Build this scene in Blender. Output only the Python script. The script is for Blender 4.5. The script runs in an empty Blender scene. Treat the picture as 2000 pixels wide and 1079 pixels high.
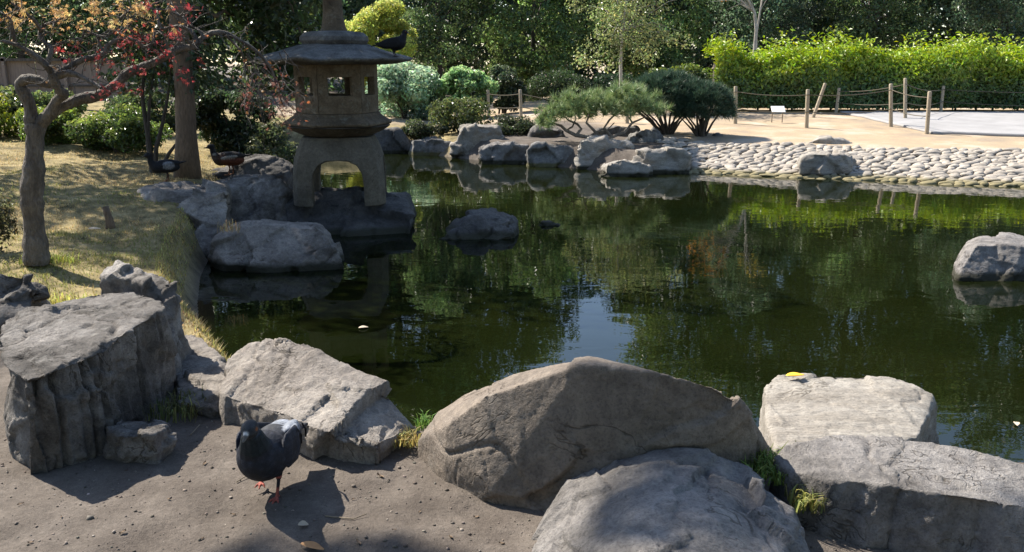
import bpy, bmesh, math, random
import numpy as np
from mathutils import Vector, Matrix, kdtree

# ------------------------------------------------------------------ camera, sky, sun, exposure
SC = bpy.context.scene
COL = SC.collection
F_PX, PITCH, CAM_H = 1664.0, math.radians(14.2), 1.9          # camera height above the pond surface (z = 0)
cam_d = bpy.data.cameras.new('camera'); cam = bpy.data.objects.new('camera', cam_d); COL.objects.link(cam)
cam_d.sensor_width = 36; cam_d.lens = F_PX / 2000 * 36; cam_d.clip_start = 0.05; cam_d.clip_end = 2000
cam.location = (0, 0, CAM_H); cam.rotation_euler = (math.pi / 2 - PITCH, 0, 0)
SC.camera = cam

SUN_EL = math.radians(46); SUN_AZ = (-0.80, 0.60)              # horizontal direction towards the sun
SUN_DIR = Vector((SUN_AZ[0] * math.cos(SUN_EL), SUN_AZ[1] * math.cos(SUN_EL), math.sin(SUN_EL)))
world = bpy.data.worlds.new('World'); SC.world = world; world.use_nodes = True
wn = world.node_tree.nodes; wl = world.node_tree.links
sky = wn.new('ShaderNodeTexSky'); sky.sky_type = 'NISHITA'; sky.sun_disc = False
sky.sun_elevation = SUN_EL; sky.sun_rotation = math.atan2(SUN_AZ[0], SUN_AZ[1])
sky.air_density = 1.0; sky.dust_density = 0.6; sky.ozone_density = 1.5
wl.new(sky.outputs[0], wn['Background'].inputs[0]); wn['Background'].inputs[1].default_value = 0.11
sun_d = bpy.data.lights.new('sun', 'SUN'); sun_d.energy = 5.0; sun_d.angle = math.radians(0.55); sun_d.color = (1.0, 0.93, 0.82)
sun = bpy.data.objects.new('sun', sun_d); COL.objects.link(sun)
sun.rotation_euler = SUN_DIR.to_track_quat('Z', 'Y').to_euler(); sun.location = (-8, 8, 12)
SC.view_settings.view_transform = 'Standard'; SC.view_settings.look = 'None'
SC.view_settings.exposure = 1.25; SC.view_settings.gamma = 1.0
SC.cycles.max_bounces = 8; SC.cycles.transmission_bounces = 4; SC.cycles.diffuse_bounces = 3
SC.cycles.caustics_reflective = False; SC.cycles.caustics_refractive = False
SC.cycles.sample_clamp_indirect = 6.0

# ------------------------------------------------------------------ helpers
def ray(px, py):
    u = (px - 1000) / F_PX; v = -(py - 539.5) / F_PX
    return Vector((u, math.cos(PITCH) + v * math.sin(PITCH), -math.sin(PITCH) + v * math.cos(PITCH)))
def P(px, py, z):                      # where the line of sight meets height z
    d = ray(px, py); t = (z - CAM_H) / d.z
    return Vector((0, 0, CAM_H)) + d * t
def Q(px, py, D):                      # where the line of sight meets distance y = D
    d = ray(px, py); return Vector((0, 0, CAM_H)) + d * (D / d.y)

def _hash(ix, iy, iz, seed):
    h = (ix * 374761393 + iy * 668265263 + iz * 2147483647 + seed * 1274126177) & 0xFFFFFFFF
    h = ((h ^ (h >> 13)) * 1274126177) & 0xFFFFFFFF
    h = ((h ^ (h >> 16)) * 2246822519) & 0xFFFFFFFF
    return ((h ^ (h >> 15)) & 0xFFFFFF) / float(0x7FFFFF) - 1.0
def noise(p, seed=0):
    p = np.asarray(p, float); i = np.floor(p).astype(np.int64); f = p - i; u = f * f * f * (f * (f * 6 - 15) + 10)
    r = 0
    for dx in (0, 1):
        wx = u[:, 0] if dx else 1 - u[:, 0]
        for dy in (0, 1):
            wy = u[:, 1] if dy else 1 - u[:, 1]
            for dz in (0, 1):
                wz = u[:, 2] if dz else 1 - u[:, 2]
                r = r + wx * wy * wz * _hash(i[:, 0] + dx, i[:, 1] + dy, i[:, 2] + dz, seed)
    return r
def fbm(p, seed=0, octv=4, gain=0.5):
    a, s, r = 1.0, 1.0, 0
    for k in range(octv):
        r = r + a * noise(np.asarray(p) * s + 17.3 * k, seed + k); a *= gain; s *= 2.03
    return r

def mesh_np(name, V, F, cols=None, smooth=True):
    V = np.asarray(V, np.float32); F = np.asarray(F, np.int32); k = F.shape[1]
    me = bpy.data.meshes.new(name)
    me.vertices.add(len(V)); me.vertices.foreach_set('co', V.ravel())
    me.loops.add(F.size); me.loops.foreach_set('vertex_index', F.ravel())
    me.polygons.add(len(F)); me.polygons.foreach_set('loop_start', np.arange(0, F.size, k, dtype=np.int32))
    me.polygons.foreach_set('use_smooth', np.full(len(F), smooth))
    me.update(calc_edges=True)
    if cols is not None:
        a = me.color_attributes.new('Col', 'FLOAT_COLOR', 'POINT')
        c = np.ones((len(V), 4), np.float32); c[:, :3] = cols
        a.data.foreach_set('color', c.ravel())
    return me
def link(name, me, mat=None, parent=None, loc=None):
    o = bpy.data.objects.new(name, me); COL.objects.link(o)
    if mat is not None and me is not None and not me.materials: me.materials.append(mat)
    if parent is not None: o.parent = parent
    if loc is not None: o.location = loc
    return o
def tag(o, label, cat, group=None, kind=None):
    if label: o['label'] = label
    if cat: o['category'] = cat
    if group: o['group'] = group
    if kind: o['kind'] = kind
    return o
def empty(name, loc):
    o = bpy.data.objects.new(name, None); COL.objects.link(o); o.location = loc; o.empty_display_size = 0.1; return o

class MB:                               # small mesh builder
    def __init__(s): s.v = []; s.f = []
    def add(s, v, f):
        n = len(s.v); s.v += [tuple(x) for x in v]; s.f += [tuple(i + n for i in q) for q in f]
    def tube(s, pts, rad, n=8, cap=True, jit=0.0, rng=random):
        pts = [Vector(p) for p in pts]; rings = []; N = None
        for i, p in enumerate(pts):
            t = (pts[min(i + 1, len(pts) - 1)] - pts[max(i - 1, 0)])
            t = t.normalized() if t.length > 1e-9 else Vector((0, 0, 1))
            if N is None: N = t.orthogonal().normalized()
            else:
                N = N - t * N.dot(t); N = N.normalized() if N.length > 1e-6 else t.orthogonal().normalized()
            B = t.cross(N); r = rad[i] if hasattr(rad, '__len__') else rad
            rings.append([p + (N * math.cos(a) + B * math.sin(a)) * r * (1 + rng.uniform(-jit, jit)) for a in [2 * math.pi * k / n for k in range(n)]])
        v = [q for R in rings for q in R]; f = []
        for i in range(len(pts) - 1):
            for k in range(n):
                f.append((i * n + k, i * n + (k + 1) % n, (i + 1) * n + (k + 1) % n, (i + 1) * n + k))
        if cap:
            f.append(tuple(reversed(range(n)))); f.append(tuple((len(pts) - 1) * n + k for k in range(n)))
        s.add(v, f)
    def lathe(s, prof, n=24, rot=0.0, center=(0, 0, 0), wob=None):   # prof: list of (r, z)
        v = []; f = []
        for (r, z) in prof:
            for k in range(n):
                a = 2 * math.pi * k / n + rot; v.append((center[0] + r * math.cos(a), center[1] + r * math.sin(a), center[2] + z))
        for i in range(len(prof) - 1):
            for k in range(n): f.append((i * n + k, i * n + (k + 1) % n, (i + 1) * n + (k + 1) % n, (i + 1) * n + k))
        f.append(tuple(reversed(range(n)))); f.append(tuple((len(prof) - 1) * n + k for k in range(n)))
        s.add(v, f)
    def box(s, c, h):
        x, y, z = c; a, b, d = h
        v = [(x + sx * a, y + sy * b, z + sz * d) for sz in (-1, 1) for sy in (-1, 1) for sx in (-1, 1)]
        s.add(v, [(0, 2, 3, 1), (4, 5, 7, 6), (0, 1, 5, 4), (2, 6, 7, 3), (0, 4, 6, 2), (1, 3, 7, 5)])
    def mesh(s, name, smooth=False):
        me = bpy.data.meshes.new(name); me.from_pydata(s.v, [], s.f); me.update()
        me.polygons.foreach_set('use_smooth', np.full(len(me.polygons), smooth)); return me
def bevel_mesh(me, w, seg=2):
    bm = bmesh.new(); bm.from_mesh(me)
    bmesh.ops.remove_doubles(bm, verts=bm.verts, dist=1e-5)
    bmesh.ops.recalc_face_normals(bm, faces=bm.faces)
    es = [e for e in bm.edges if len(e.link_faces) == 2 and e.calc_face_angle(0) > 0.35]
    bmesh.ops.bevel(bm, geom=es, offset=w, segments=seg, affect='EDGES', profile=0.5)
    bm.to_mesh(me); bm.free(); me.update(); return me

# ------------------------------------------------------------------ materials
def mat_base(name):
    m = bpy.data.materials.new(name); m.use_nodes = True
    nt = m.node_tree; b = nt.nodes['Principled BSDF']; return m, nt, b
def N(nt, t, **kw):
    n = nt.nodes.new(t)
    for k, v in kw.items():
        if k.startswith('i_'):
            key = k[2:]; key = int(key) if key.isdigit() else key.replace('_', ' '); n.inputs[key].default_value = v
        else: setattr(n, k, v)
    return n
def ramp(nt, stops):
    r = nt.nodes.new('ShaderNodeValToRGB'); e = r.color_ramp.elements
    e[0].position, e[0].color = stops[0][0], (*stops[0][1], 1); e[1].position, e[1].color = stops[-1][0], (*stops[-1][1], 1)
    for p, c in stops[1:-1]:
        x = e.new(p); x.color = (*c, 1)
    return r
def mixc(nt, a, b, fac, mode='MIX'):
    m = nt.nodes.new('ShaderNodeMix'); m.data_type = 'RGBA'; m.blend_type = mode
    for s, v in ((m.inputs[6], a), (m.inputs[7], b), (m.inputs[0], fac)):
        if hasattr(v, 'is_linked') or hasattr(v, 'links'): nt.links.new(v, s)
        elif isinstance(v, (tuple, list)): s.default_value = (*v, 1) if len(v) == 3 else v
        else: s.default_value = v
    return m.outputs[2]

def rock_mat(name, c1, c2, c3, scale=3.0, rough=0.85, bump=0.35, strata=None, lichen=None, wet=None):
    m, nt, b = mat_base(name); L = nt.links.new
    tc = N(nt, 'ShaderNodeTexCoord'); oi = N(nt, 'ShaderNodeObjectInfo')
    off = N(nt, 'ShaderNodeVectorMath', operation='MULTIPLY_ADD')
    cmb = N(nt, 'ShaderNodeCombineXYZ'); L(oi.outputs['Random'], cmb.inputs[0]); L(oi.outputs['Random'], cmb.inputs[1])
    L(cmb.outputs[0], off.inputs[0]); off.inputs[1].default_value = (37, 91, 0); L(tc.outputs['Object'], off.inputs[2])
    vec = off.outputs[0]
    if strata:
        mp = N(nt, 'ShaderNodeMapping'); mp.inputs['Scale'].default_value = strata; L(vec, mp.inputs[0]); svec = mp.outputs[0]
    else: svec = vec
    n1 = N(nt, 'ShaderNodeTexNoise', i_Scale=scale, i_Detail=12.0, i_Roughness=0.68, i_Distortion=0.25); L(svec, n1.inputs['Vector'])
    n2 = N(nt, 'ShaderNodeTexNoise', i_Scale=scale * 9, i_Detail=8.0, i_Roughness=0.75); L(svec, n2.inputs['Vector'])
    n3 = N(nt, 'ShaderNodeTexNoise', i_Scale=scale * 45, i_Detail=3.0, i_Roughness=0.7); L(vec, n3.inputs['Vector'])
    r1 = ramp(nt, [(0.34, c1), (0.5, c2), (0.66, c3)]); L(n1.outputs[0], r1.inputs[0])
    bri = N(nt, 'ShaderNodeMapRange', i_3=0.82, i_4=1.15); L(oi.outputs['Random'], bri.inputs[0]); brc = N(nt, 'ShaderNodeCombineColor'); [L(bri.outputs[0], brc.inputs[q]) for q in range(3)]
    r2 = ramp(nt, [(0.34, (0.6, 0.6, 0.61)), (0.66, (1.25, 1.24, 1.22))]); L(n2.outputs[0], r2.inputs[0])
    c = mixc(nt, mixc(nt, r1.outputs[0], brc.outputs[0], 1.0, 'MULTIPLY'), r2.outputs[0], 0.85, 'MULTIPLY')
    r3 = ramp(nt, [(0.30, (0.45, 0.45, 0.45)), (0.48, (1, 1, 1)), (0.75, (1.2, 1.2, 1.2))]); L(n3.outputs[0], r3.inputs[0])
    c = mixc(nt, c, r3.outputs[0], 0.7, 'MULTIPLY')
    # hairline cracks and pits: thin dark lines where a warped noise crosses its middle value, only in places
    nc = N(nt, 'ShaderNodeTexNoise', i_Scale=scale * 1.6, i_Detail=4.0, i_Roughness=0.6, i_Distortion=0.8); L(vec, nc.inputs['Vector'])
    rc = ramp(nt, [(0.485, (0, 0, 0)), (0.498, (1, 1, 1)), (0.502, (1, 1, 1)), (0.512, (0, 0, 0))]); L(nc.outputs[0], rc.inputs[0])
    nm = N(nt, 'ShaderNodeTexNoise', i_Scale=scale * 1.1, i_Detail=2.0); L(off.outputs[0], nm.inputs['Vector'])
    rm = ramp(nt, [(0.52, (0, 0, 0)), (0.60, (1, 1, 1))]); L(nm.outputs[0], rm.inputs[0])
    ck = N(nt, 'ShaderNodeMath', operation='MULTIPLY'); L(rc.outputs[0], ck.inputs[0]); L(rm.outputs[0], ck.inputs[1])
    c = mixc(nt, c, mixc(nt, c, (0.45, 0.43, 0.4), 1.0, 'MULTIPLY'), ck.outputs[0])
    if lichen:
        n4 = N(nt, 'ShaderNodeTexNoise', i_Scale=scale * 2.3, i_Detail=5.0, i_Roughness=0.75); L(vec, n4.inputs['Vector'])
        r4 = ramp(nt, [(0.56, (0, 0, 0)), (0.68, (1, 1, 1))]); L(n4.outputs[0], r4.inputs[0])
        mul = N(nt, 'ShaderNodeMath', operation='MULTIPLY', i_1=lichen[1]); L(r4.outputs[0], mul.inputs[0])
        c = mixc(nt, c, lichen[0], mul.outputs[0])
    # waterline stain: dark algae just above the pond surface
    geo = N(nt, 'ShaderNodeNewGeometry'); sp = N(nt, 'ShaderNodeSeparateXYZ'); L(geo.outputs['Position'], sp.inputs[0])
    jz = N(nt, 'ShaderNodeMath', operation='MULTIPLY_ADD', i_1=0.10); L(n1.outputs[0], jz.inputs[0]); jz.inputs[2].default_value = -0.05
    zz = N(nt, 'ShaderNodeMath', operation='SUBTRACT'); L(sp.outputs[2], zz.inputs[0]); L(jz.outputs[0], zz.inputs[1])
    rw = ramp(nt, [(0.0, (1, 1, 1)), (0.045, (1, 1, 1)), (0.085, (0, 0, 0))]); L(zz.outputs[0], rw.inputs[0])
    c = mixc(nt, c, wet or (0.035, 0.033, 0.02), rw.outputs[0])
    L(c, b.inputs['Base Color']); b.inputs['Roughness'].default_value = rough; b.inputs['Specular IOR Level'].default_value = 0.35
    bs0 = N(nt, 'ShaderNodeMath', operation='MULTIPLY_ADD', i_1=0.3); L(n3.outputs[0], bs0.inputs[0]); L(n2.outputs[0], bs0.inputs[2])
    bsum = N(nt, 'ShaderNodeMath', operation='MULTIPLY_ADD', i_1=-0.25); L(ck.outputs[0], bsum.inputs[0]); L(bs0.outputs[0], bsum.inputs[2])
    bp = N(nt, 'ShaderNodeBump', i_Strength=bump, i_Distance=0.03); L(bsum.outputs[0], bp.inputs['Height']); L(bp.outputs[0], b.inputs['Normal'])
    return m
M = {}
M['rock_tall'] = rock_mat('weathered_grey_rock', (0.055, 0.048, 0.042), (0.18, 0.163, 0.147), (0.36, 0.333, 0.307), 3.5, bump=0.9, lichen=((0.34, 0.325, 0.30), 0.4))
M['rock_warm'] = rock_mat('warm_grey_rock', (0.125, 0.107, 0.091), (0.26, 0.229, 0.2), (0.385, 0.347, 0.307), 3.0, bump=0.9, lichen=((0.38, 0.355, 0.32), 0.35))
M['rock_dome'] = rock_mat('taupe_rock', (0.135, 0.110, 0.087), (0.178, 0.146, 0.117), (0.232, 0.194, 0.156), 2.2, bump=0.6, lichen=((0.28, 0.25, 0.215), 0.35))
M['rock_cool'] = rock_mat('cool_grey_rock', (0.12, 0.11, 0.102), (0.215, 0.20, 0.188), (0.31, 0.291, 0.275), 2.6, bump=0.85, lichen=((0.36, 0.33, 0.30), 0.4))
M['rock_pale'] = rock_mat('pale_bedded_rock', (0.22, 0.195, 0.162), (0.31, 0.282, 0.243), (0.385, 0.357, 0.315), 2.0, bump=0.5, strata=(1, 4.5, 6))
M['rock_dark'] = rock_mat('dark_pond_rock', (0.045, 0.042, 0.04), (0.085, 0.079, 0.074), (0.15, 0.138, 0.126), 3.0, bump=0.7)
M['rock_far'] = rock_mat('shore_rock', (0.07, 0.07, 0.068), (0.16, 0.155, 0.147), (0.28, 0.27, 0.255), 2.4, bump=0.7, wet=(0.10, 0.09, 0.04))
M['lantern'] = rock_mat('lantern_stone', (0.075, 0.053, 0.030), (0.125, 0.092, 0.056), (0.175, 0.136, 0.092), 4.0, bump=0.5, lichen=((0.19, 0.185, 0.14), 0.65))
M['lantern_grey'] = rock_mat('lantern_grey_stone', (0.072, 0.060, 0.043), (0.105, 0.089, 0.065), (0.14, 0.12, 0.09), 4.0, bump=0.45, lichen=((0.15, 0.145, 0.11), 0.35))
M['lantern_roof'] = rock_mat('lantern_roof_stone', (0.06, 0.057, 0.053), (0.105, 0.101, 0.095), (0.165, 0.158, 0.145), 5.0, bump=0.5, lichen=((0.26, 0.26, 0.22), 0.6))
M['cobble'] = rock_mat('cobble_stone', (0.26, 0.225, 0.185), (0.36, 0.32, 0.27), (0.44, 0.40, 0.345), 2.5, bump=0.25, wet=(0.20, 0.17, 0.09))

def leaf_mat(name, trans=0.35, rough=0.4, spec=0.45):
    m, nt, b = mat_base(name); L = nt.links.new
    at = N(nt, 'ShaderNodeAttribute', attribute_name='Col')
    L(at.outputs['Color'], b.inputs['Base Color']); b.inputs['Roughness'].default_value = rough; b.inputs['Specular IOR Level'].default_value = spec
    tr = N(nt, 'ShaderNodeBsdfTranslucent'); g = N(nt, 'ShaderNodeGamma', i_Gamma=0.9); L(at.outputs['Color'], g.inputs[0])
    hs = N(nt, 'ShaderNodeHueSaturation', i_Saturation=1.15, i_Value=1.5); L(g.outputs[0], hs.inputs['Color']); L(hs.outputs[0], tr.inputs[0])
    mx = N(nt, 'ShaderNodeMixShader', i_0=trans); L(b.outputs[0], mx.inputs[1]); L(tr.outputs[0], mx.inputs[2])
    L(mx.outputs[0], nt.nodes['Material Output'].inputs['Surface']); return m
M['leaf'] = leaf_mat('leaf', 0.42, 0.36, 0.55)
M['leaf_gloss'] = leaf_mat('glossy_leaf', 0.3, 0.42, 0.4)
M['leaf_thin'] = leaf_mat('thin_leaf', 0.5, 0.5, 0.3)
M['needle'] = leaf_mat('needle', 0.15, 0.5, 0.3)
M['grass'] = leaf_mat('grass_blade', 0.35, 0.6, 0.2)

def bark_mat(name, c1, c2, scale=8, stretch=(1, 1, 0.25), bump=0.5):
    m, nt, b = mat_base(name); L = nt.links.new
    tc = N(nt, 'ShaderNodeTexCoord'); mp = N(nt, 'ShaderNodeMapping'); mp.inputs['Scale'].default_value = stretch; L(tc.outputs['Object'], mp.inputs[0])
    n1 = N(nt, 'ShaderNodeTexNoise', i_Scale=scale, i_Detail=7.0, i_Roughness=0.65); L(mp.outputs[0], n1.inputs['Vector'])
    n2 = N(nt, 'ShaderNodeTexNoise', i_Scale=scale * 6, i_Detail=4.0); L(mp.outputs[0], n2.inputs['Vector'])
    r = ramp(nt, [(0.32, c1), (0.68, c2)]); L(n1.outputs[0], r.inputs[0])
    r2 = ramp(nt, [(0.3, (0.6, 0.6, 0.6)), (0.7, (1.2, 1.2, 1.2))]); L(n2.outputs[0], r2.inputs[0])
    L(mixc(nt, r.outputs[0], r2.outputs[0], 0.8, 'MULTIPLY'), b.inputs['Base Color']); b.inputs['Roughness'].default_value = 0.85
    ad = N(nt, 'ShaderNodeMath', operation='ADD'); L(n1.outputs[0], ad.inputs[0]); L(n2.outputs[0], ad.inputs[1])
    bp = N(nt, 'ShaderNodeBump', i_Strength=bump, i_Distance=0.03); L(ad.outputs[0], bp.inputs['Height']); L(bp.outputs[0], b.inputs['Normal']); return m
M['bark_maple'] = bark_mat('maple_bark', (0.05, 0.041, 0.033), (0.20, 0.170, 0.140), 14, (1, 1, .35), 0.9)
M['bark_brown'] = bark_mat('brown_bark', (0.10, 0.066, 0.04), (0.19, 0.13, 0.085), 10)
M['bark_dark'] = bark_mat('dark_bark', (0.03, 0.025, 0.02), (0.08, 0.065, 0.05))
M['bark_pale'] = bark_mat('pale_bark', (0.28, 0.25, 0.21), (0.48, 0.45, 0.40))
M['bark_pine'] = bark_mat('pine_bark', (0.10, 0.08, 0.065), (0.30, 0.26, 0.22))
M['wood_post'] = bark_mat('weathered_post_wood', (0.28, 0.23, 0.16), (0.46, 0.39, 0.28), 6, (3, 3, 0.3), 0.4)
M['wood_fence'] = bark_mat('fence_wood', (0.17, 0.135, 0.12), (0.25, 0.20, 0.175), 5, (6, 6, 0.25), 0.2)
M['wood_dark'] = bark_mat('dark_fence_wood', (0.05, 0.042, 0.038), (0.10, 0.085, 0.075), 5, (3, 3, 0.3), 0.2)

def plain_mat(name, col, rough=0.6, var=0.15, scale=20, spec=0.4):
    m, nt, b = mat_base(name); L = nt.links.new
    tc = N(nt, 'ShaderNodeTexCoord'); n1 = N(nt, 'ShaderNodeTexNoise', i_Scale=scale, i_Detail=4.0); L(tc.outputs['Object'], n1.inputs['Vector'])
    r = ramp(nt, [(0.3, tuple(c * (1 - var) for c in col)), (0.7, tuple(min(1, c * (1 + var)) for c in col))]); L(n1.outputs[0], r.inputs[0])
    L(r.outputs[0], b.inputs['Base Color']); b.inputs['Roughness'].default_value = rough; b.inputs['Specular IOR Level'].default_value = spec; return m
M['rope'] = plain_mat('rope_fibre', (0.10, 0.085, 0.06), 0.9)
M['sign_white'] = plain_mat('white_sign_board', (0.78, 0.78, 0.76), 0.5, 0.04)
M['sign_leg'] = plain_mat('sign_leg_metal', (0.16, 0.12, 0.09), 0.6)
M['twig'] = plain_mat('dry_twig', (0.20, 0.16, 0.11), 0.9, 0.3)
M['leaf_orange'] = plain_mat('fallen_orange_leaf', (0.42, 0.22, 0.09), 0.7, 0.3)
M['leaf_yellow'] = plain_mat('fallen_yellow_leaf', (0.75, 0.42, 0.04), 0.6, 0.2)
M['leaf_pale'] = plain_mat('fallen_pale_leaf', (0.55, 0.45, 0.33), 0.7, 0.2)

def vcol_mat(name, rough=0.6, bump=0.15, scale=160, spec=0.4, sheen=0.0):
    m, nt, b = mat_base(name); L = nt.links.new
    at = N(nt, 'ShaderNodeAttribute', attribute_name='Col'); tc = N(nt, 'ShaderNodeTexCoord')
    n1 = N(nt, 'ShaderNodeTexNoise', i_Scale=scale, i_Detail=3.0); L(tc.outputs['Object'], n1.inputs['Vector'])
    r = ramp(nt, [(0.3, (0.7, 0.7, 0.7)), (0.7, (1.2, 1.2, 1.2))]); L(n1.outputs[0], r.inputs[0])
    L(mixc(nt, at.outputs['Color'], r.outputs[0], 0.7, 'MULTIPLY'), b.inputs['Base Color'])
    b.inputs['Roughness'].default_value = rough; b.inputs['Specular IOR Level'].default_value = spec
    if sheen: b.inputs['Sheen Weight'].default_value = sheen
    bp = N(nt, 'ShaderNodeBump', i_Strength=bump, i_Distance=0.004); L(n1.outputs[0], bp.inputs['Height']); L(bp.outputs[0], b.inputs['Normal']); return m
def plumage_mat():
    m, nt, b = mat_base('plumage'); L = nt.links.new
    at = N(nt, 'ShaderNodeAttribute', attribute_name='Col'); tc = N(nt, 'ShaderNodeTexCoord'); mp = N(nt, 'ShaderNodeMapping'); mp.inputs['Scale'].default_value = (0.55, 1, 1); L(tc.outputs['Object'], mp.inputs[0])
    vo = N(nt, 'ShaderNodeTexVoronoi', i_Scale=70.0); L(mp.outputs[0], vo.inputs['Vector']); n1 = N(nt, 'ShaderNodeTexNoise', i_Scale=260.0, i_Detail=3.0); L(mp.outputs[0], n1.inputs['Vector'])
    r = ramp(nt, [(0.15, (1.35, 1.35, 1.35)), (0.6, (0.55, 0.55, 0.55))]); L(vo.outputs['Distance'], r.inputs[0]); r2 = ramp(nt, [(0.3, (0.7, 0.7, 0.7)), (0.7, (1.25, 1.25, 1.25))]); L(n1.outputs[0], r2.inputs[0])
    L(mixc(nt, mixc(nt, at.outputs['Color'], r.outputs[0], 0.6, 'MULTIPLY'), r2.outputs[0], 0.8, 'MULTIPLY'), b.inputs['Base Color']); b.inputs['Roughness'].default_value = 0.72; b.inputs['Specular IOR Level'].default_value = 0.25
    ad = N(nt, 'ShaderNodeMath', operation='MULTIPLY_ADD', i_1=-1.0); L(vo.outputs['Distance'], ad.inputs[0]); L(n1.outputs[0], ad.inputs[2])
    bp = N(nt, 'ShaderNodeBump', i_Strength=0.5, i_Distance=0.004); L(ad.outputs[0], bp.inputs['Height']); L(bp.outputs[0], b.inputs['Normal']); return m
M['plumage'] = plumage_mat()

# ------------------------------------------------------------------ pond outline and ground
def W(px, py): p = P(px, py, 0.0); return (p.x, p.y)
POND = [W(418, 505), W(403, 540), W(398, 590), W(402, 630), W(425, 665), W(480, 720), (-1.15, 4.15), (-0.5, 3.72), (0.3, 3.62), (1.2, 3.55),
        (2.2, 3.35), (4.0, 3.3), (7.0, 3.6), (10.0, 5.5), (11.5, 9.0), (11.3, 12.2)] + \
       [W(2300, 382), W(2000, 366), W(1850, 361), W(1700, 353), W(1500, 346), W(1345, 338), W(1250, 342), W(1150, 332), W(1035, 322), W(940, 315), W(880, 308),
        W(810, 299), W(720, 297), W(620, 296), W(540, 297), W(470, 299), W(475, 320), W(510, 345), W(480, 400), W(440, 450)]
POND = np.array(POND)
def pond_sd(x, y):                      # signed distance to the shore, positive on land
    x = np.asarray(x, float); y = np.asarray(y, float); d2 = np.full(x.shape, 1e9); ins = np.zeros(x.shape, bool)
    n = len(POND)
    for i in range(n):
        ax, ay = POND[i]; bx, by = POND[(i + 1) % n]; ex, ey = bx - ax, by - ay
        t = np.clip(((x - ax) * ex + (y - ay) * ey) / (ex * ex + ey * ey), 0, 1)
        d2 = np.minimum(d2, (x - ax - t * ex) ** 2 + (y - ay - t * ey) ** 2)
        c = ((ay > y) != (by > y)); xi = ax + (y - ay) / (ey if abs(ey) > 1e-9 else 1e-9) * ex
        ins ^= c & (x < xi)
    d = np.sqrt(d2); return np.where(ins, -d, d)
def sstep(a, b, x): t = np.clip((x - a) / (b - a), 0, 1); return t * t * (3 - 2 * t)
def zones(x, y):
    lawn = sstep(4.25, 4.75, y + 0.15 * np.sin(x * 3)) * sstep(-0.9, -1.3, x) * (1 - sstep(20, 22, y))
    far = sstep(11.5, 13.5, y) * sstep(2.4, 3.6, x + .4 * (y - 17)) + sstep(20.0, 21.0, y) * sstep(-7, -5, x); far = np.clip(far, 0, 1)
    return lawn, far * (1 - lawn)
def ground_z(x, y):
    x = np.asarray(x, float); y = np.asarray(y, float); d = pond_sd(x, y)
    lawn, far = zones(x, y)
    cob = sstep(2.2, 3.4, x) * sstep(11.5, 12.5, y)
    w = 0.32 + 1.75 * cob
    base = 0.40 + 0.075 * np.clip(-x - 2.2, 0, 9) * sstep(4, 11, y) + 0.02 * far + 0.20 * np.clip((y - 16.3) / 5.7, 0, 1) * sstep(-2.5, 1.5, x)
    prof = np.where(cob > 0.5, np.clip(d / w, 0, 1), sstep(0, 1, d / w))
    p3 = np.stack([x, y, np.zeros_like(x)], -1).reshape(-1, 3)
    n = (0.030 * lawn + 0.010) * fbm(p3 * 1.3, 5, 3).reshape(x.shape) + 0.010 * (1 - far) * fbm(p3 * 6, 9, 4).reshape(x.shape)
    zo = base * prof + n * np.clip(d * 3, 0, 1) - 0.03
    zi = -0.03 - np.minimum(0.6, -d * 0.9)
    return np.where(d > 0, zo, zi)
def hit(px, py):                         # where the line of sight meets the far bank
    z = .45
    for _ in range(14): p = P(px, py, z); z = .5 * z + .5 * float(ground_z(np.array([p.x]), np.array([p.y]))[0])
    return P(px, py, z)
def gz(x, y): return float(ground_z(np.array([x]), np.array([y]))[0])

xs = np.concatenate([-np.geomspace(160, 12.5, 26), np.arange(-12, -3.2, 0.09), np.arange(-3.2, 3.2, 0.035), np.arange(3.2, 12, 0.09), np.geomspace(12.2, 160, 26)])
ys = np.concatenate([-np.geomspace(60, 1, 10), np.arange(-0.5, 2, 0.12), np.arange(2, 5, 0.03), np.arange(5, 14, 0.08), np.arange(14, 28, 0.16), np.geomspace(28.3, 260, 30)])
X, Y = np.meshgrid(xs, ys); Z = ground_z(X, Y)
lawn, far = zones(X, Y); nx, ny = len(xs), len(ys)
idx = np.arange(nx * ny).reshape(ny, nx)
Fq = np.stack([idx[:-1, :-1], idx[:-1, 1:], idx[1:, 1:], idx[1:, :-1]], -1).reshape(-1, 4)
lawn = lawn * sstep(.02, .2, pond_sd(X, Y)); zone = np.stack([lawn, far, np.zeros_like(lawn)], -1).reshape(-1, 3)
me = mesh_np('ground', np.stack([X, Y, Z], -1).reshape(-1, 3), Fq, zone)

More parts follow.
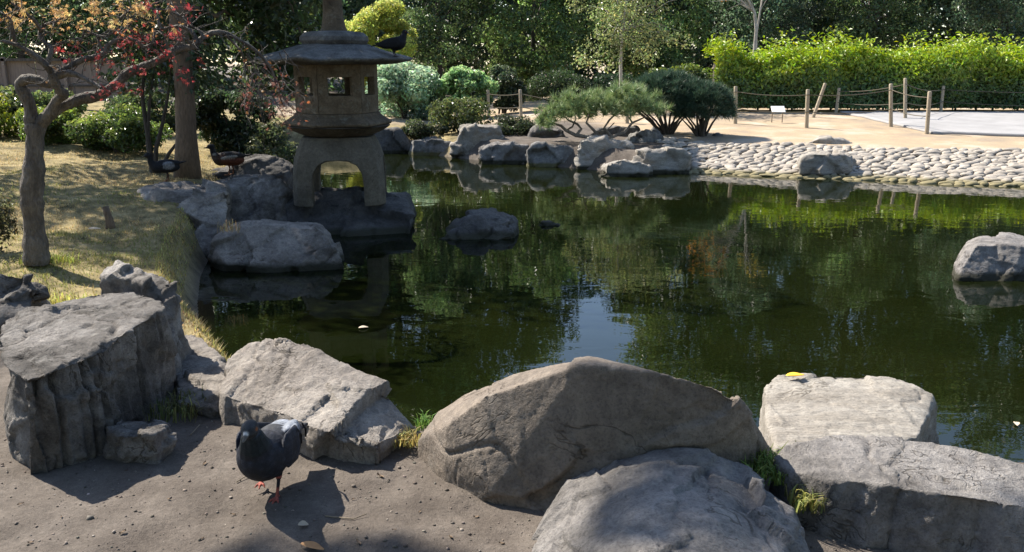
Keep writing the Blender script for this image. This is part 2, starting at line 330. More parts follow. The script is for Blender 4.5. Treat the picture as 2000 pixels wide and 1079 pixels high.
def ground_mat():
    m, nt, b = mat_base('ground_soil_and_turf'); L = nt.links.new
    geo = N(nt, 'ShaderNodeNewGeometry'); at = N(nt, 'ShaderNodeAttribute', attribute_name='Col')
    sp = N(nt, 'ShaderNodeSeparateColor'); L(at.outputs['Color'], sp.inputs[0])
    def nz(s, d=6.0, r=0.6): n = N(nt, 'ShaderNodeTexNoise', i_Scale=s, i_Detail=d, i_Roughness=r); L(geo.outputs['Position'], n.inputs['Vector']); return n.outputs[0]
    big, mid, fine, grit = nz(1.1), nz(5), nz(38, 5, 0.7), nz(190, 3, 0.7)
    dr = ramp(nt, [(0.32, (0.085, 0.070, 0.058)), (0.55, (0.125, 0.105, 0.088)), (0.72, (0.165, 0.140, 0.118))]); L(mid, dr.inputs[0])
    fr = ramp(nt, [(0.3, (0.68, 0.68, 0.68)), (0.7, (1.25, 1.25, 1.25))]); L(fine, fr.inputs[0])
    gr = ramp(nt, [(0.3, (0.6, 0.6, 0.6)), (0.7, (1.25, 1.25, 1.25))]); L(grit, gr.inputs[0])
    dirt = mixc(nt, mixc(nt, dr.outputs[0], fr.outputs[0], 0.7, 'MULTIPLY'), gr.outputs[0], 0.7, 'MULTIPLY')
    lr = ramp(nt, [(0.34, (0.10, 0.085, 0.04)), (0.5, (0.24, 0.19, 0.09)), (0.66, (0.36, 0.29, 0.15))]); L(mid, lr.inputs[0])
    lawn = mixc(nt, lr.outputs[0], fr.outputs[0], 0.8, 'MULTIPLY')
    sr = ramp(nt, [(0.35, (0.29, 0.23, 0.17)), (0.5, (0.38, 0.29, 0.19)), (0.65, (0.45, 0.375, 0.30))]); L(big, sr.inputs[0])
    sand = mixc(nt, sr.outputs[0], fr.outputs[0], 0.5, 'MULTIPLY')
    c = mixc(nt, dirt, lawn, sp.outputs[0]); c = mixc(nt, c, sand, sp.outputs[1])
    L(c, b.inputs['Base Color']); b.inputs['Roughness'].default_value = 0.95; b.inputs['Specular IOR Level'].default_value = 0.2
    ad = N(nt, 'ShaderNodeMath', operation='MULTIPLY_ADD', i_1=0.4); L(grit, ad.inputs[0]); L(fine, ad.inputs[2])
    bp = N(nt, 'ShaderNodeBump', i_Strength=0.6, i_Distance=0.02); L(ad.outputs[0], bp.inputs['Height']); L(bp.outputs[0], b.inputs['Normal']); return m
g = link('ground', me, ground_mat()); tag(g, 'bare brown soil, dry turf and sandy bank around the pond', None, kind='structure')

# water
def water_mat():
    m, nt, b = mat_base('pond_water'); L = nt.links.new
    geo = N(nt, 'ShaderNodeNewGeometry')
    n0 = N(nt, 'ShaderNodeTexNoise', i_Scale=0.6, i_Detail=3.0); L(geo.outputs['Position'], n0.inputs['Vector'])
    r = ramp(nt, [(0.35, (0.0035, 0.0055, 0.0012)), (0.65, (0.0065, 0.0085, 0.0020))]); L(n0.outputs[0], r.inputs[0])
    L(r.outputs[0], b.inputs['Base Color']); b.inputs['Roughness'].default_value = 0.012; b.inputs['IOR'].default_value = 1.38
    mp = N(nt, 'ShaderNodeMapping'); mp.inputs['Scale'].default_value = (1.0, 1.6, 1); L(geo.outputs['Position'], mp.inputs[0])
    w1 = N(nt, 'ShaderNodeTexNoise', i_Scale=2.6, i_Detail=2.0, i_Roughness=0.45, i_Distortion=0.6); L(mp.outputs[0], w1.inputs['Vector'])
    w2 = N(nt, 'ShaderNodeTexNoise', i_Scale=11.0, i_Detail=2.0, i_Roughness=0.5); L(mp.outputs[0], w2.inputs['Vector'])
    ad = N(nt, 'ShaderNodeMath', operation='MULTIPLY_ADD', i_1=0.12); L(w2.outputs[0], ad.inputs[0]); L(w1.outputs[0], ad.inputs[2])
    bp = N(nt, 'ShaderNodeBump', i_Strength=0.038, i_Distance=0.04); L(ad.outputs[0], bp.inputs['Height']); L(bp.outputs[0], b.inputs['Normal'])
    return m
mb = MB(); x0, x1 = POND[:, 0].min() - 0.25, POND[:, 0].max() + 0.25; y0, y1 = POND[:, 1].min() - 0.25, POND[:, 1].max() + 0.25
mb.add([(x0, y0, 0), (x1, y0, 0), (x1, y1, 0), (x0, y1, 0)], [(0, 1, 2, 3)])
wo = link('pond_water', mb.mesh('pond_water'), water_mat()); tag(wo, 'dark green still pond water reflecting the trees', None, kind='structure')

# pale paved path on the far right bank
def strip(name, corners, nu, nv, lift, mat):
    a, b, c, d = [np.array(p) for p in corners]; V = []; uu = np.linspace(0, 1, nu + 1); vv = np.linspace(0, 1, nv + 1)
    U, Vv = np.meshgrid(uu, vv); pts = ((1 - U)[..., None] * (1 - Vv)[..., None] * a + U[..., None] * (1 - Vv)[..., None] * b + U[..., None] * Vv[..., None] * c + (1 - U)[..., None] * Vv[..., None] * d)
    z = ground_z(pts[..., 0], pts[..., 1]) + lift
    Vt = np.concatenate([pts, z[..., None]], -1).reshape(-1, 3); I = np.arange((nu + 1) * (nv + 1)).reshape(nv + 1, nu + 1)
    Fq = np.stack([I[:-1, :-1], I[:-1, 1:], I[1:, 1:], I[1:, :-1]], -1).reshape(-1, 4)
    me = mesh_np(name, Vt, Fq); o = link(name, me, mat)
    sd = o.modifiers.new('thickness', 'SOLIDIFY'); sd.thickness = 0.06; sd.offset = -1; return o
def path_mat():
    m, nt, b = mat_base('pale_path_paving'); L = nt.links.new
    geo = N(nt, 'ShaderNodeNewGeometry')
    n = N(nt, 'ShaderNodeTexNoise', i_Scale=1.5, i_Detail=8.0, i_Roughness=0.7); L(geo.outputs['Position'], n.inputs['Vector'])
    r = ramp(nt, [(0.3, (0.22, 0.213, 0.21)), (0.7, (0.34, 0.33, 0.326))]); L(n.outputs[0], r.inputs[0]); L(r.outputs[0], b.inputs['Base Color'])
    b.inputs['Roughness'].default_value = 0.9; return m
def G(px, py): p = hit(px, py); return (p.x, p.y)
po = strip('path', [G(1822, 263), G(2200, 272), G(2200, 222), G(1640, 221)], 60, 30, 0.05, path_mat())
tag(po, 'pale paved path on the far right bank', None, kind='structure')

# ------------------------------------------------------------------ rocks
def rock(name, label, hulls, vox, mat, seed=1, chips=14, chip_d=0.06, amp=0.02, fs=2.5, crack=0.012, cs=2.0, pleat=None, facet=None, fine=0.004, group=None, cat='rock'):
    facet = amp * 1.25 if facet is None else facet
    bm = bmesh.new()
    for pts in hulls:
        vs = [bm.verts.new(p) for p in pts]
        r = bmesh.ops.convex_hull(bm, input=vs)
        kill = [e for e in r['geom_interior'] + r['geom_unused'] if isinstance(e, bmesh.types.BMVert)]
        bmesh.ops.delete(bm, geom=list(set(kill)), context='VERTS')
    me = bpy.data.meshes.new('tmp'); bm.to_mesh(me); bm.free()
    o = bpy.data.objects.new('tmp', me); COL.objects.link(o)
    md = o.modifiers.new('r', 'REMESH'); md.mode = 'VOXEL'; md.voxel_size = vox
    dg = bpy.context.evaluated_depsgraph_get(); me2 = bpy.data.meshes.new_from_object(o.evaluated_get(dg))
    bpy.data.objects.remove(o); bpy.data.meshes.remove(me)
    n = len(me2.vertices); V = np.empty(n * 3); me2.vertices.foreach_get('co', V); V = V.reshape(-1, 3)
    rng = np.random.default_rng(seed); size = np.ptp(V, axis=0).max()
    for k in range(chips):
        d = rng.normal(size=3); d[2] = d[2] * 0.7 + 0.15; d /= np.linalg.norm(d)
        h = V @ d; c = h.max() - rng.uniform(0.2, 1.0) * chip_d * size
        e = np.maximum(h - c, 0); V = V - e[:, None] * d * 0.92
    me2.vertices.foreach_set('co', V.ravel().astype(np.float32)); me2.update()
    NR = np.empty(n * 3); me2.vertices.foreach_get('normal', NR); NR = NR.reshape(-1, 3)
    d = amp * 0.45 * fbm(V * fs * .7 + seed * 3.1, seed, 2, 0.4) - fine * np.abs(fbm(V * 19 + seed, seed + 11, 3, 0.8))
    for K, am in ((26, facet), (90, facet * 0.45)):          # chiselled facets: each cell is a tilted plane
        sd = V[rng.integers(0, n, K)] + rng.normal(0, .02, (K, 3)); gr = rng.normal(0, 1, (K, 3)); best = np.full(n, 1e9); arg = np.zeros(n, int); VJ = V + 0.06 * size * np.stack([noise(V * 3 / size * 2, seed + 31), noise(V * 3 / size * 2, seed + 32), noise(V * 3 / size * 2, seed + 33)], -1)
        for k in range(K):
            dk = ((VJ - sd[k]) ** 2).sum(1); m_ = dk < best; best[m_] = dk[m_]; arg[m_] = k
        d += am * np.clip(((V - sd[arg]) * gr[arg]).sum(1) / (size * .25), -1.5, 1.5)
    d += amp * 0.3 * -np.abs(fbm(V * fs * 2.7, seed + 40, 3))
    if crack:
        q = fbm(V * cs * np.array([1, 1, 0.6]) + seed, seed + 77, 3); d -= crack * np.exp(-(q / 0.035) ** 2) * (0.4 + 0.6 * (noise(V * cs * 1.7, seed + 5) > 0))
        q = fbm(V * cs * 2.1 + seed * 2, seed + 99, 2); d -= crack * 0.5 * np.exp(-(q / 0.03) ** 2) * (noise(V * cs * 2.2, seed + 6) > 0.1)
    if pleat is not None:
        side = 1 - np.clip(np.abs(NR[:, 2]) * 1.6, 0, 1); ax, fq, am = pleat
        q = noise(np.stack([V @ np.array(ax) * fq, V[:, 2] * 0.5, np.zeros(n)], -1), seed + 3); q2 = noise(np.stack([V @ np.array(ax) * fq * 3.1, V[:, 2] * 2, np.zeros(n)], -1), seed + 4)
        d += side * am * (np.maximum(1 - np.abs(q) * 2.2, 0) ** 2 * -1.5 + 0.45 * q2)
    V = V + NR * d[:, None]
    base = np.array([V[:, 0].mean(), V[:, 1].mean(), V[:, 2].min()])
    me2.vertices.foreach_set('co', (V - base).ravel().astype(np.float32)); me2.update()
    me2.polygons.foreach_set('use_smooth', np.full(len(me2.polygons), True)); me2.materials.clear()
    me2.name = name
    ob = link(name, me2, M[mat], loc=base); tag(ob, label, cat, group); return ob
def outline(front, top, dy, zb, lean=0.0):
    """front/top are 3-D points the photograph shows; the rock goes dy further back and down to zb"""
    pts = [Vector(p) for p in front + top]; out = list(pts)
    for p in pts:
        out.append(Vector((p.x, p.y + 0.02, zb)))
        out.append(Vector((p.x * (1 + dy / 14), p.y + dy, zb)))
    return out

Pz = lambda lst: [P(*t) for t in lst]
# foreground
tall_top = Pz([(-12, 655, .79), (2, 622, .80), (60, 598, .82), (190, 566, .83), (262, 563, .83), (312, 586, .82), (327, 602, .80), (215, 668, .80), (130, 702, .785), (52, 742, .77), (5, 715, .77)])
tall_base = Pz([(47, 930, .38), (130, 906, .38), (205, 880, .38), (262, 830, .38), (332, 765, .38), (10, 875, .38)])
rock('tall_rock', 'tall pleated grey rock with a sunlit flat top beside the pigeon', [tall_top + tall_base + [Vector((p.x, p.y, 0.2)) for p in tall_base] + [Vector((p.x - .1, p.y + .25, 0.2)) for p in tall_top[:6]]],
     0.011, 'rock_tall', 3, 6, 0.03, 0.022, 4.0, 0.02, 2.5, pleat=((0.8, 0.6, 0), 19.0, 0.042))
k1 = Pz([(188, 560, .80), (192, 540, .85), (205, 519, .885), (235, 514, .895), (270, 528, .875), (300, 548, .85)]); k2 = Pz([(285, 532, .86), (318, 529, .87), (345, 555, .83), (356, 590, .74), (348, 650, .62), (334, 760, .40), (300, 560, .82)])
rock('knob_rock', 'rounded dark rock with a knob rising behind the tall pleated rock', [outline([], k1, .25, .2), outline(Pz([(300, 700, .5)]), k2, .22, .2)], 0.014, 'rock_tall', 8, 8, .03, .022, 4, .012, 3, pleat=((0.8, 0.6, 0), 9.0, 0.03))
rock('edge_rock', 'dark speckled rock at the left edge in front of the maple', [outline(Pz([(-60, 640, .45), (60, 650, .45), (96, 618, .45)]), Pz([(-60, 535, .72), (0, 533, .72), (60, 534, .72), (86, 560, .64), (95, 595, .52)]), .35, .2)], 0.016, 'rock_tall', 12, 10, .06, .03, 4, .02, 3)
rock('step_rock', 'small low flat-topped block at the foot of the tall rock', [outline(Pz([(206, 880, .38), (250, 896, .38), (300, 892, .38), (336, 862, .38)]), Pz([(200, 838, .485), (232, 852, .49), (300, 850, .49), (334, 835, .48), (318, 815, .49), (240, 812, .49)]), .05, .25)], 0.009, 'rock_tall', 21, 6, .05, .012, 7, .008, 5)
rock('boulder', 'broad sunlit warm grey boulder right behind the pigeon',
     [outline(Pz([(442, 803, .43), (470, 812, .40), (600, 845, .39), (700, 892, .385), (748, 886, .385), (803, 858, .385)]),
              Pz([(440, 790, .47), (470, 792, .475), (560, 826, .50), (650, 850, .50), (745, 868, .47), (812, 832, .42), (800, 808, .46), (770, 766, .53), (740, 750, .56), (680, 720, .60), (612, 681, .64), (580, 666, .65), (550, 668, .64), (520, 663, .63), (468, 685, .57), (440, 712, .53), (430, 760, .49)]), .35, .1)],
     0.011, 'rock_warm', 5, 12, .035, .022, 3.2, .016, 2.2)
rock('slab_rock', 'pale flat slab between the tall rock and the sunlit boulder', [outline(Pz([(345, 790, .42), (445, 800, .42)]), Pz([(333, 652, .42), (350, 650, .43), (385, 655, .44), (425, 683, .46), (455, 700, .47), (450, 760, .46), (340, 750, .43)]), .15, .1)], 0.012, 'rock_warm', 31, 10, .04, .018, 4, .015, 3)
rock('domed_rock', 'huge domed taupe rock in the middle foreground with a shaded face',
     [outline(Pz([(816, 868, .385), (860, 905, .38), (970, 972, .37), (1120, 1010, .37), (1300, 1000, .37), (1512, 905, .37)]),
              Pz([(818, 860, .43), (850, 800, .56), (900, 762, .64), (1000, 722, .76), (1100, 703, .84), (1150, 698, .87), (1200, 708, .88), (1300, 728, .87), (1400, 754, .82), (1440, 778, .77), (1480, 825, .66), (1513, 876, .50), (872, 832, .60), (945, 772, .74), (1130, 713, .885), (960, 960, .42)]), .42, .05)],
     0.010, 'rock_dome', 9, 4, .012, .010, 2.0, .012, 1.6, facet=.010, fine=.0018)
rock('front_rock', 'broad cool grey rock lowest in the foreground right of centre',
     [outline(Pz([(1030, 1090, .38), (1062, 1022, .38), (1100, 972, .39), (1560, 1000, .40), (1585, 1090, .40), (1010, 1200, .38), (1600, 1220, .40)]),
              Pz([(1116, 936, .50), (1200, 886, .585), (1268, 871, .61), (1330, 868, .61), (1420, 886, .59), (1482, 932, .55), (1552, 988, .50), (1240, 990, .63), (1190, 1085, .60), (1400, 1010, .62), (1530, 1100, .54), (1300, 1200, .60)]), .12, .2)],
     0.0095, 'rock_cool', 14, 5, .02, .014, 2.6, .018, 2.0, facet=.016)
rock('pale_rock', 'pale cream flat-topped rock standing in the water at right',
     [outline(Pz([(1492, 835, .2), (1516, 885, .2), (1700, 900, .2), (1795, 880, .2), (1836, 862, .1)]),
              Pz([(1489, 748, .44), (1510, 731, .45), (1560, 727, .46), (1740, 734, .46), (1782, 748, .45), (1824, 771, .43), (1832, 787, .41), (1796, 852, .45), (1700, 872, .46), (1516, 876, .44), (1497, 820, .43)]), .12, -.25)],
     0.012, 'rock_pale', 17, 10, .03, .014, 3, .008, 3, facet=.007)
slab_back = Pz([(1514, 890, .54), (1530, 872, .57), (1560, 860, .585), (1640, 846, .595), (1740, 850, .595), (1830, 861, .595), (1880, 884, .585), (1930, 899, .58), (2000, 914, .58), (2160, 945, .58)])
slab_front = Pz([(1548, 918, .555), (1620, 934, .57), (1740, 945, .58), (1830, 958, .58), (1900, 974, .58), (2000, 988, .58), (2160, 1012, .57)])
rock('long_slab', 'long grey slab with a cracked brown front face at bottom right',
     [slab_back + slab_front + [Vector((p.x + .01, p.y - .07, .22)) for p in slab_front] + [Vector((p.x, p.y + .1, .05)) for p in slab_back]],
     0.0095, 'rock_cool', 23, 4, .012, .012, 2.4, .016, 2.0, facet=.005, pleat=((0.9, -0.4, 0), 6.0, 0.045))
rock('corner_stone', 'small pale stone at the bottom right corner', [outline(Pz([(1985, 1075, .40), (2050, 1110, .40)]), Pz([(1978, 1050, .46), (2000, 1030, .49), (2060, 1035, .49)]), .1, .3)], 0.012, 'rock_pale', 25, 8, .08, .015, 6, .006, 4)
# pond and left bank
def rockD(name, label, ol, D, dy, mat, seed, zb=-0.3, lean=0.25, turn=0.0, vox=0.03, amp=.035, chip=.07, crack=.02, **kw):
    """ol: outline in the photograph; waterline points at distance D, higher points lean back"""
    pts = []; mx, my = sum(a for a, b in ol) / len(ol), max(b for a, b in ol); ol = [(mx + (a - mx) * 1.06, my + (b - my) * 1.05) for a, b in ol]
    for (px, py) in ol:
        p = Q(px, py, D); z = max(p.z, 0); q = Q(px, py, D + lean * z + turn * max(0, mx - px) * D / F_PX); pts.append(q)
    out = list(pts)
    for p in pts:
        out.append(Vector((p.x, p.y, zb))); out.append(Vector((p.x * (1 + dy / D), p.y + dy, min(p.z - dy * 0.12, p.z))))
        out.append(Vector((p.x * (1 + dy / D), p.y + dy, zb)))
    return rock(name, label, [out], vox, mat, seed, 14, chip, amp, kw.pop('fs', 2.0), crack, 1.6, **kw)
rockD('pond_stone', 'dark low stone alone in the water right of the lantern', [(856, 466), (882, 448), (925, 428), (962, 423), (998, 427), (1005, 440), (1003, 468), (900, 471)], 9.1, .6, 'rock_dark', 4, vox=.02, lean=1.2)
rockD('water_rock', 'large grey rock with a pale waterline band at the right edge of the pond', [(1872, 528), (1888, 494), (1912, 482), (1960, 480), (2060, 492), (2120, 560), (2000, 556), (1880, 545)], 7.3, 1.0, 'rock_cool', 6, vox=.018, lean=.6, amp=.02, crack=.008, chip=.04)
rockD('lantern_rock', 'broad dark rock in the pond carrying the stone lantern', [(566, 462), (566, 404), (580, 386), (640, 378), (742, 382), (790, 394), (797, 436), (796, 468), (680, 470)], 9.35, 1.3, 'rock_dark', 7, vox=.024, lean=1.1, amp=.045, crack=.03, chip=.04)
rockD('bank_rock', 'mottled grey rock on the left bank below the big trunk', [(276, 412), (288, 386), (330, 378), (400, 374), (438, 378), (445, 402), (440, 440), (416, 500), (395, 497), (330, 470)], 8.1, .8, 'rock_warm', 8, vox=.02, lean=1.0, amp=.04)
rockD('bank_rock', 'dark upright rock with vertical grooves left of the lantern foot', [(414, 378), (428, 357), (520, 350), (545, 362), (570, 402), (572, 458), (440, 458)], 9.5, .8, 'rock_tall', 9, vox=.022, lean=.5, pleat=((1, 0, 0), 5, .06))
rockD('shore_boulder', 'pale topped boulder in the water in front of the lantern', [(428, 520), (432, 472), (455, 449), (520, 444), (612, 449), (638, 468), (660, 508), (667, 532), (540, 540)], 7.6, .7, 'rock_warm', 10, vox=.018, lean=.9, amp=.03)
rockD('bank_rock', 'flat black rock in the shade behind the duck', [(395, 362), (400, 345), (470, 338), (500, 308), (545, 306), (570, 322), (572, 356)], 10.8, .9, 'rock_dark', 11, vox=.035, lean=.4)
rockD('sunken_stone', 'tiny dark stone just breaking the water right of the lone pond stone', [(1045, 450), (1058, 437), (1075, 434), (1090, 440), (1092, 448)], 9.9, .25, 'rock_dark', 13, vox=.015, lean=1.0, amp=.01, crack=0)
# far shore
far_rocks = [
 ('dark blue-grey wedge rock on the far shore right of the lantern', [(718, 298), (722, 262), (745, 255), (775, 258), (812, 285), (814, 299)], 18.0, 1.0, 'rock_dark'),
 ('low long dark rock on the far shore left of the tall pale rock', [(806, 301), (808, 276), (850, 273), (884, 280), (886, 304)], 17.6, .8, 'rock_far'),
 ('tall pale pyramid-shaped rock on the far shore', [(880, 311), (882, 298), (905, 252), (930, 247), (970, 250), (980, 272), (975, 312)], 16.9, .9, 'rock_pale'),
 ('low grey block at the foot of the tall pale shore rock', [(940, 318), (941, 290), (955, 283), (1030, 283), (1035, 290), (1034, 321)], 16.1, .8, 'rock_cool'),
 ('long grey shore block in the middle of the rock row', [(1032, 324), (1034, 290), (1050, 284), (1110, 288), (1136, 300), (1134, 328)], 15.7, .8, 'rock_far'),
 ('brown-grey rounded rock standing above the rock row', [(1032, 290), (1036, 262), (1052, 253), (1090, 254), (1099, 268), (1098, 290)], 17.2, .8, 'rock_dark'),
 ('upright grey block on the far shore below the spreading pine', [(1134, 333), (1134, 279), (1150, 274), (1215, 276), (1232, 290), (1232, 330)], 15.3, .7, 'rock_pale'),
 ('low pale rock lying in the water below the spreading pine', [(1178, 338), (1184, 322), (1205, 313), (1250, 318), (1266, 328), (1262, 344), (1210, 347)], 14.3, .5, 'rock_pale'),
 ('pale broad rock at the left end of the cobbles', [(1232, 334), (1236, 304), (1255, 296), (1330, 294), (1346, 300), (1334, 326), (1318, 337)], 14.7, .7, 'rock_pale'),
 ('lichen-spotted rock under the dark pine bush', [(1224, 302), (1232, 268), (1255, 256), (1280, 258), (1294, 280), (1290, 302)], 16.4, .6, 'rock_far'),
 ('dark brown rock in the shade below the spreading pine', [(1150, 284), (1160, 262), (1200, 248), (1240, 252), (1252, 284)], 17.4, .7, 'rock_dark'),
 ('large flat-topped pale boulder standing among the cobbles', [(1568, 330), (1567, 309), (1582, 303), (1640, 302), (1660, 307), (1666, 322), (1658, 335), (1610, 336)], 14.15, .6, 'rock_pale'),
 ('pinkish flat rock behind the boulder among the cobbles', [(1566, 298), (1572, 280), (1600, 273), (1645, 272), (1660, 280), (1660, 298)], 16.0, .6, 'rock_pale'),
 ('small angular rock right of the dark pine bush', [(1376, 284), (1382, 270), (1400, 264), (1414, 268), (1416, 284)], 17.2, .4, 'rock_far'),
]
for i, (lab, ol, D, dy, mt) in enumerate(far_rocks):
    rockD('shore_rock', lab, ol, D, dy, mt, 50 + i, vox=.03, lean=.18, turn=.5 if i == 2 else .1, amp=.04, crack=.02, chip=.04, zb=-.2, fs=1.8, group='rocks along the far shore')

# cobbled bank
cob_root = empty('cobbled_bank', (6, 14.5, 0.1)); tag(cob_root, 'sloping bank of pale rounded cobbles on the far right shore', 'cobbled bank')
rng = np.random.default_rng(11); cands = []
for r_i, dd in enumerate(np.arange(-0.12, 1.95, 0.108)):
    sx = 2.75 + (r_i % 2) * 0.1
    while sx < 12.5:
        w = rng.uniform(.11, .25) if rng.random() < .85 else rng.uniform(.25, .34); x = sx + w / 2
        shore = np.interp(x, [W(1345, 338)[0], W(1500, 346)[0], W(1700, 353)[0], W(1850, 361)[0], W(2000, 366)[0], 13], [W(1345, 338)[1], W(1500, 346)[1], W(1700, 353)[1], W(1850, 361)[1], W(2000, 366)[1], 12.0])
        y = shore + dd + rng.uniform(-.03, .03); cands.append((x, y, w)); sx += w * 0.97
cands = [c for c in cands if not (dd > 1.7 and False)]
C = np.array(cands); Cz = ground_z(C[:, 0], C[:, 1])
inframe = np.abs(C[:, 0] / C[:, 1]) < 0.63
cob_meshes = []
for k in range(5):
    bm = bmesh.new(); bmesh.ops.create_icosphere(bm, subdivisions=2, radius=1)
    bmesh.ops.delete(bm, geom=[f for f in bm.faces if f.calc_center_median().z < -0.25], context='FACES')
    V = np.array([v.co for v in bm.verts]); d = 1 + .30 * noise(V * 1.5, k + 60)
    for v, s in zip(bm.verts, d):
        v.co = v.co * s; v.co.z = math.copysign(abs(v.co.z) ** 1.25, v.co.z)
    me = bpy.data.meshes.new('cobble'); bm.to_mesh(me); bm.free(); me.polygons.foreach_set('use_smooth', np.full(len(me.polygons), True)); me.materials.append(M['cobble']); cob_meshes.append(me)
order = np.lexsort((-C[:, 2] / C[:, 1], ~inframe)); single = set(order[:300].tolist()); restV = []; restF = []; nv = 0
for i in range(len(C)):
    x, y, w = C[i]; me = cob_meshes[i % 5]; h = rng.uniform(.032, .058); rz = rng.uniform(-.6, .6); mat = Matrix.LocRotScale(Vector((x, y, Cz[i] + 0.015)), Matrix.Rotation(rz, 3, 'Z').to_quaternion(), Vector((w * .57, rng.uniform(.058, .095), h)))
    if i in single:
        o = bpy.data.objects.new('cobble', me); COL.objects.link(o); o.parent = cob_root; o.matrix_parent_inverse = Matrix.Translation(-cob_root.location); o.matrix_basis = mat
    else:
        vs = [mat @ v.co for v in me.vertices]; restV += [tuple(v - cob_root.location) for v in vs]; restF += [tuple(j + nv for j in p.vertices) for p in me.polygons]; nv += len(vs)
me = bpy.data.meshes.new('small_cobbles'); me.from_pydata(restV, [], restF); me.polygons.foreach_set('use_smooth', np.full(len(me.polygons), True))
o = link('small_cobbles', me, M['cobble'], cob_root); o['kind'] = 'stuff'

# ------------------------------------------------------------------ stone lantern
LX, LY = Q(668, 385, 10.0).x, 10.0; LZ = 0.36
lan = empty('stone_lantern', (LX, LY, LZ)); tag(lan, 'old stone lantern with a wide roof standing on a rock in the pond', 'lantern')
S = 10.15 / F_PX                         # metres per photo pixel at the lantern
def LM(mb, name, mat, parent=lan, bev=0.012, smooth=True):
    me = mb.mesh(name); bevel_mesh(me, bev, 2)
    if smooth: me.polygons.foreach_set('use_smooth', np.full(len(me.polygons), True)); 
    o = link(name, me, M[mat], parent)
    wn_ = o.modifiers.new('wn', 'WEIGHTED_NORMAL'); wn_.keep_sharp = True
    return o
# arched foot: dome with a tunnel each way
foot_h = 0.70
def foot():
    bm = bmesh.new(); prof = [(0.535, -0.06), (0.53, 0.12), (0.525, 0.30), (0.505, 0.45), (0.465, 0.57), (0.43, 0.645), (0.40, foot_h)]
    n = 32; rings = []
    for r, z in prof:
        R = []
        for k in range(n):
            a = 2 * math.pi * k / n; c, s_ = math.cos(a), math.sin(a); e = 4.5; rr = r / ((abs(c) ** e + abs(s_) ** e) ** (1 / e)); R.append(bm.verts.new((rr * c, rr * s_, z)))
        rings.append(R)
    for i in range(len(prof) - 1):
        for k in range(n): bm.faces.new((rings[i][k], rings[i][(k + 1) % n], rings[i + 1][(k + 1) % n], rings[i + 1][k]))
    bm.faces.new(list(reversed(rings[0]))); bm.faces.new(rings[-1]); me = bpy.data.meshes.new('foot'); bm.to_mesh(me); bm.free()
    o = bpy.data.objects.new('t', me); COL.objects.link(o); cutters = []
    for ax in (0, 1):
        bm = bmesh.new(); arch = [(-.285, -.3), (-.285, .18), (-.268, .31), (-.215, .40), (-.12, .445), (0, .455), (.12, .445), (.215, .40), (.268, .31), (.285, .18), (.285, -.3)]
        A = [bm.verts.new((x, -1, z) if ax == 0 else (-1, x, z)) for x, z in arch]; B = [bm.verts.new((x, 1, z) if ax == 0 else (1, x, z)) for x, z in arch]
        for k in range(len(arch)): bm.faces.new((A[k], A[(k + 1) % len(arch)], B[(k + 1) % len(arch)], B[k]))
        bm.faces.new(A); bm.faces.new(B); bmesh.ops.recalc_face_normals(bm, faces=bm.faces)
        m2 = bpy.data.meshes.new('c'); bm.to_mesh(m2); bm.free(); c = bpy.data.objects.new('c', m2); COL.objects.link(c); cutters.append(c)
        md = o.modifiers.new('b', 'BOOLEAN'); md.operation = 'DIFFERENCE'; md.object = c; md.solver = 'EXACT'
    dg = bpy.context.evaluated_depsgraph_get(); me3 = bpy.data.meshes.new_from_object(o.evaluated_get(dg))
    for c in cutters + [o]: bpy.data.objects.remove(c)
    bevel_mesh(me3, 0.012, 2); me3.name = 'foot'; me3.polygons.foreach_set('use_smooth', np.full(len(me3.polygons), True)); return me3
fo = link('arched_foot', foot(), M['lantern_grey'], lan); fo.rotation_euler = (0, 0, math.radians(7)); fo.modifiers.new('wn', 'WEIGHTED_NORMAL')
HR = math.radians(15.6)                # turn of the hexagon
def hexring(prof, name, mat, n=6, rot=HR, bev=0.012, parent=lan):
    mb = MB(); mb.lathe([(r, z) for r, z in prof], n, rot); return LM(mb, name, mat, parent, bev)
zb = foot_h
hexring([(0.38, zb + .002), (0.41, zb + .012), (0.51, zb + .055), (0.59, zb + .105), (0.60, zb + .118)], 'bowl', 'lantern', 24, 0)
hexring([(0.605, zb + .120), (0.625, zb + .132), (0.625, zb + .160), (0.56, zb + .195), (0.497, zb + .235), (0.492, zb + .26)], 'platform', 'lantern')
z0, z1 = zb + .26, zb + .80
for k in range(6):                       # six wall panels, each with a window opening
    a0 = HR + k * math.pi / 3; a1 = a0 + math.pi / 3
    def cr(a, r, z): return Vector((r * math.cos(a), r * math.sin(a), z))
    Ro, Ri = 0.475, 0.40
    def pan(R, u, z): return cr(a0, R, z).lerp(cr(a1, R, z), u)
    mb = MB(); us = [0.004, .21, .79, .996]; zs = [z0, z0 + .20, z0 + .40, z1]; v = []; f = []
    for R in (Ro, Ri):
        for z in zs:
            for u in us: v.append(pan(R, u, z))
    ix = lambda s, j, i: s * 16 + j * 4 + i
    for j in range(3):
        for i in range(3):
            if i == 1 and j == 1: continue
            f.append((ix(0, j, i), ix(0, j, i + 1), ix(0, j + 1, i + 1), ix(0, j + 1, i))); f.append((ix(1, j, i), ix(1, j + 1, i), ix(1, j + 1, i + 1), ix(1, j, i + 1)))
    for a, b in [((0, 0), (0, 1)), ((0, 1), (0, 2)), ((0, 2), (0, 3)), ((0, 3), (1, 3)), ((1, 3), (2, 3)), ((2, 3), (3, 3)), ((3, 3), (3, 2)), ((3, 2), (3, 1)), ((3, 1), (3, 0)), ((3, 0), (2, 0)), ((2, 0), (1, 0)), ((1, 0), (0, 0)),
                 ((1, 2), (1, 1)), ((2, 2), (1, 2)), ((2, 1), (2, 2)), ((1, 1), (2, 1))]:
        f.append((ix(0, *b), ix(0, *a), ix(1, *a), ix(1, *b)))
    mb.add(v, f); w_ = LM(mb, 'wall_panel', 'lantern', lan, .008)
zr = z1
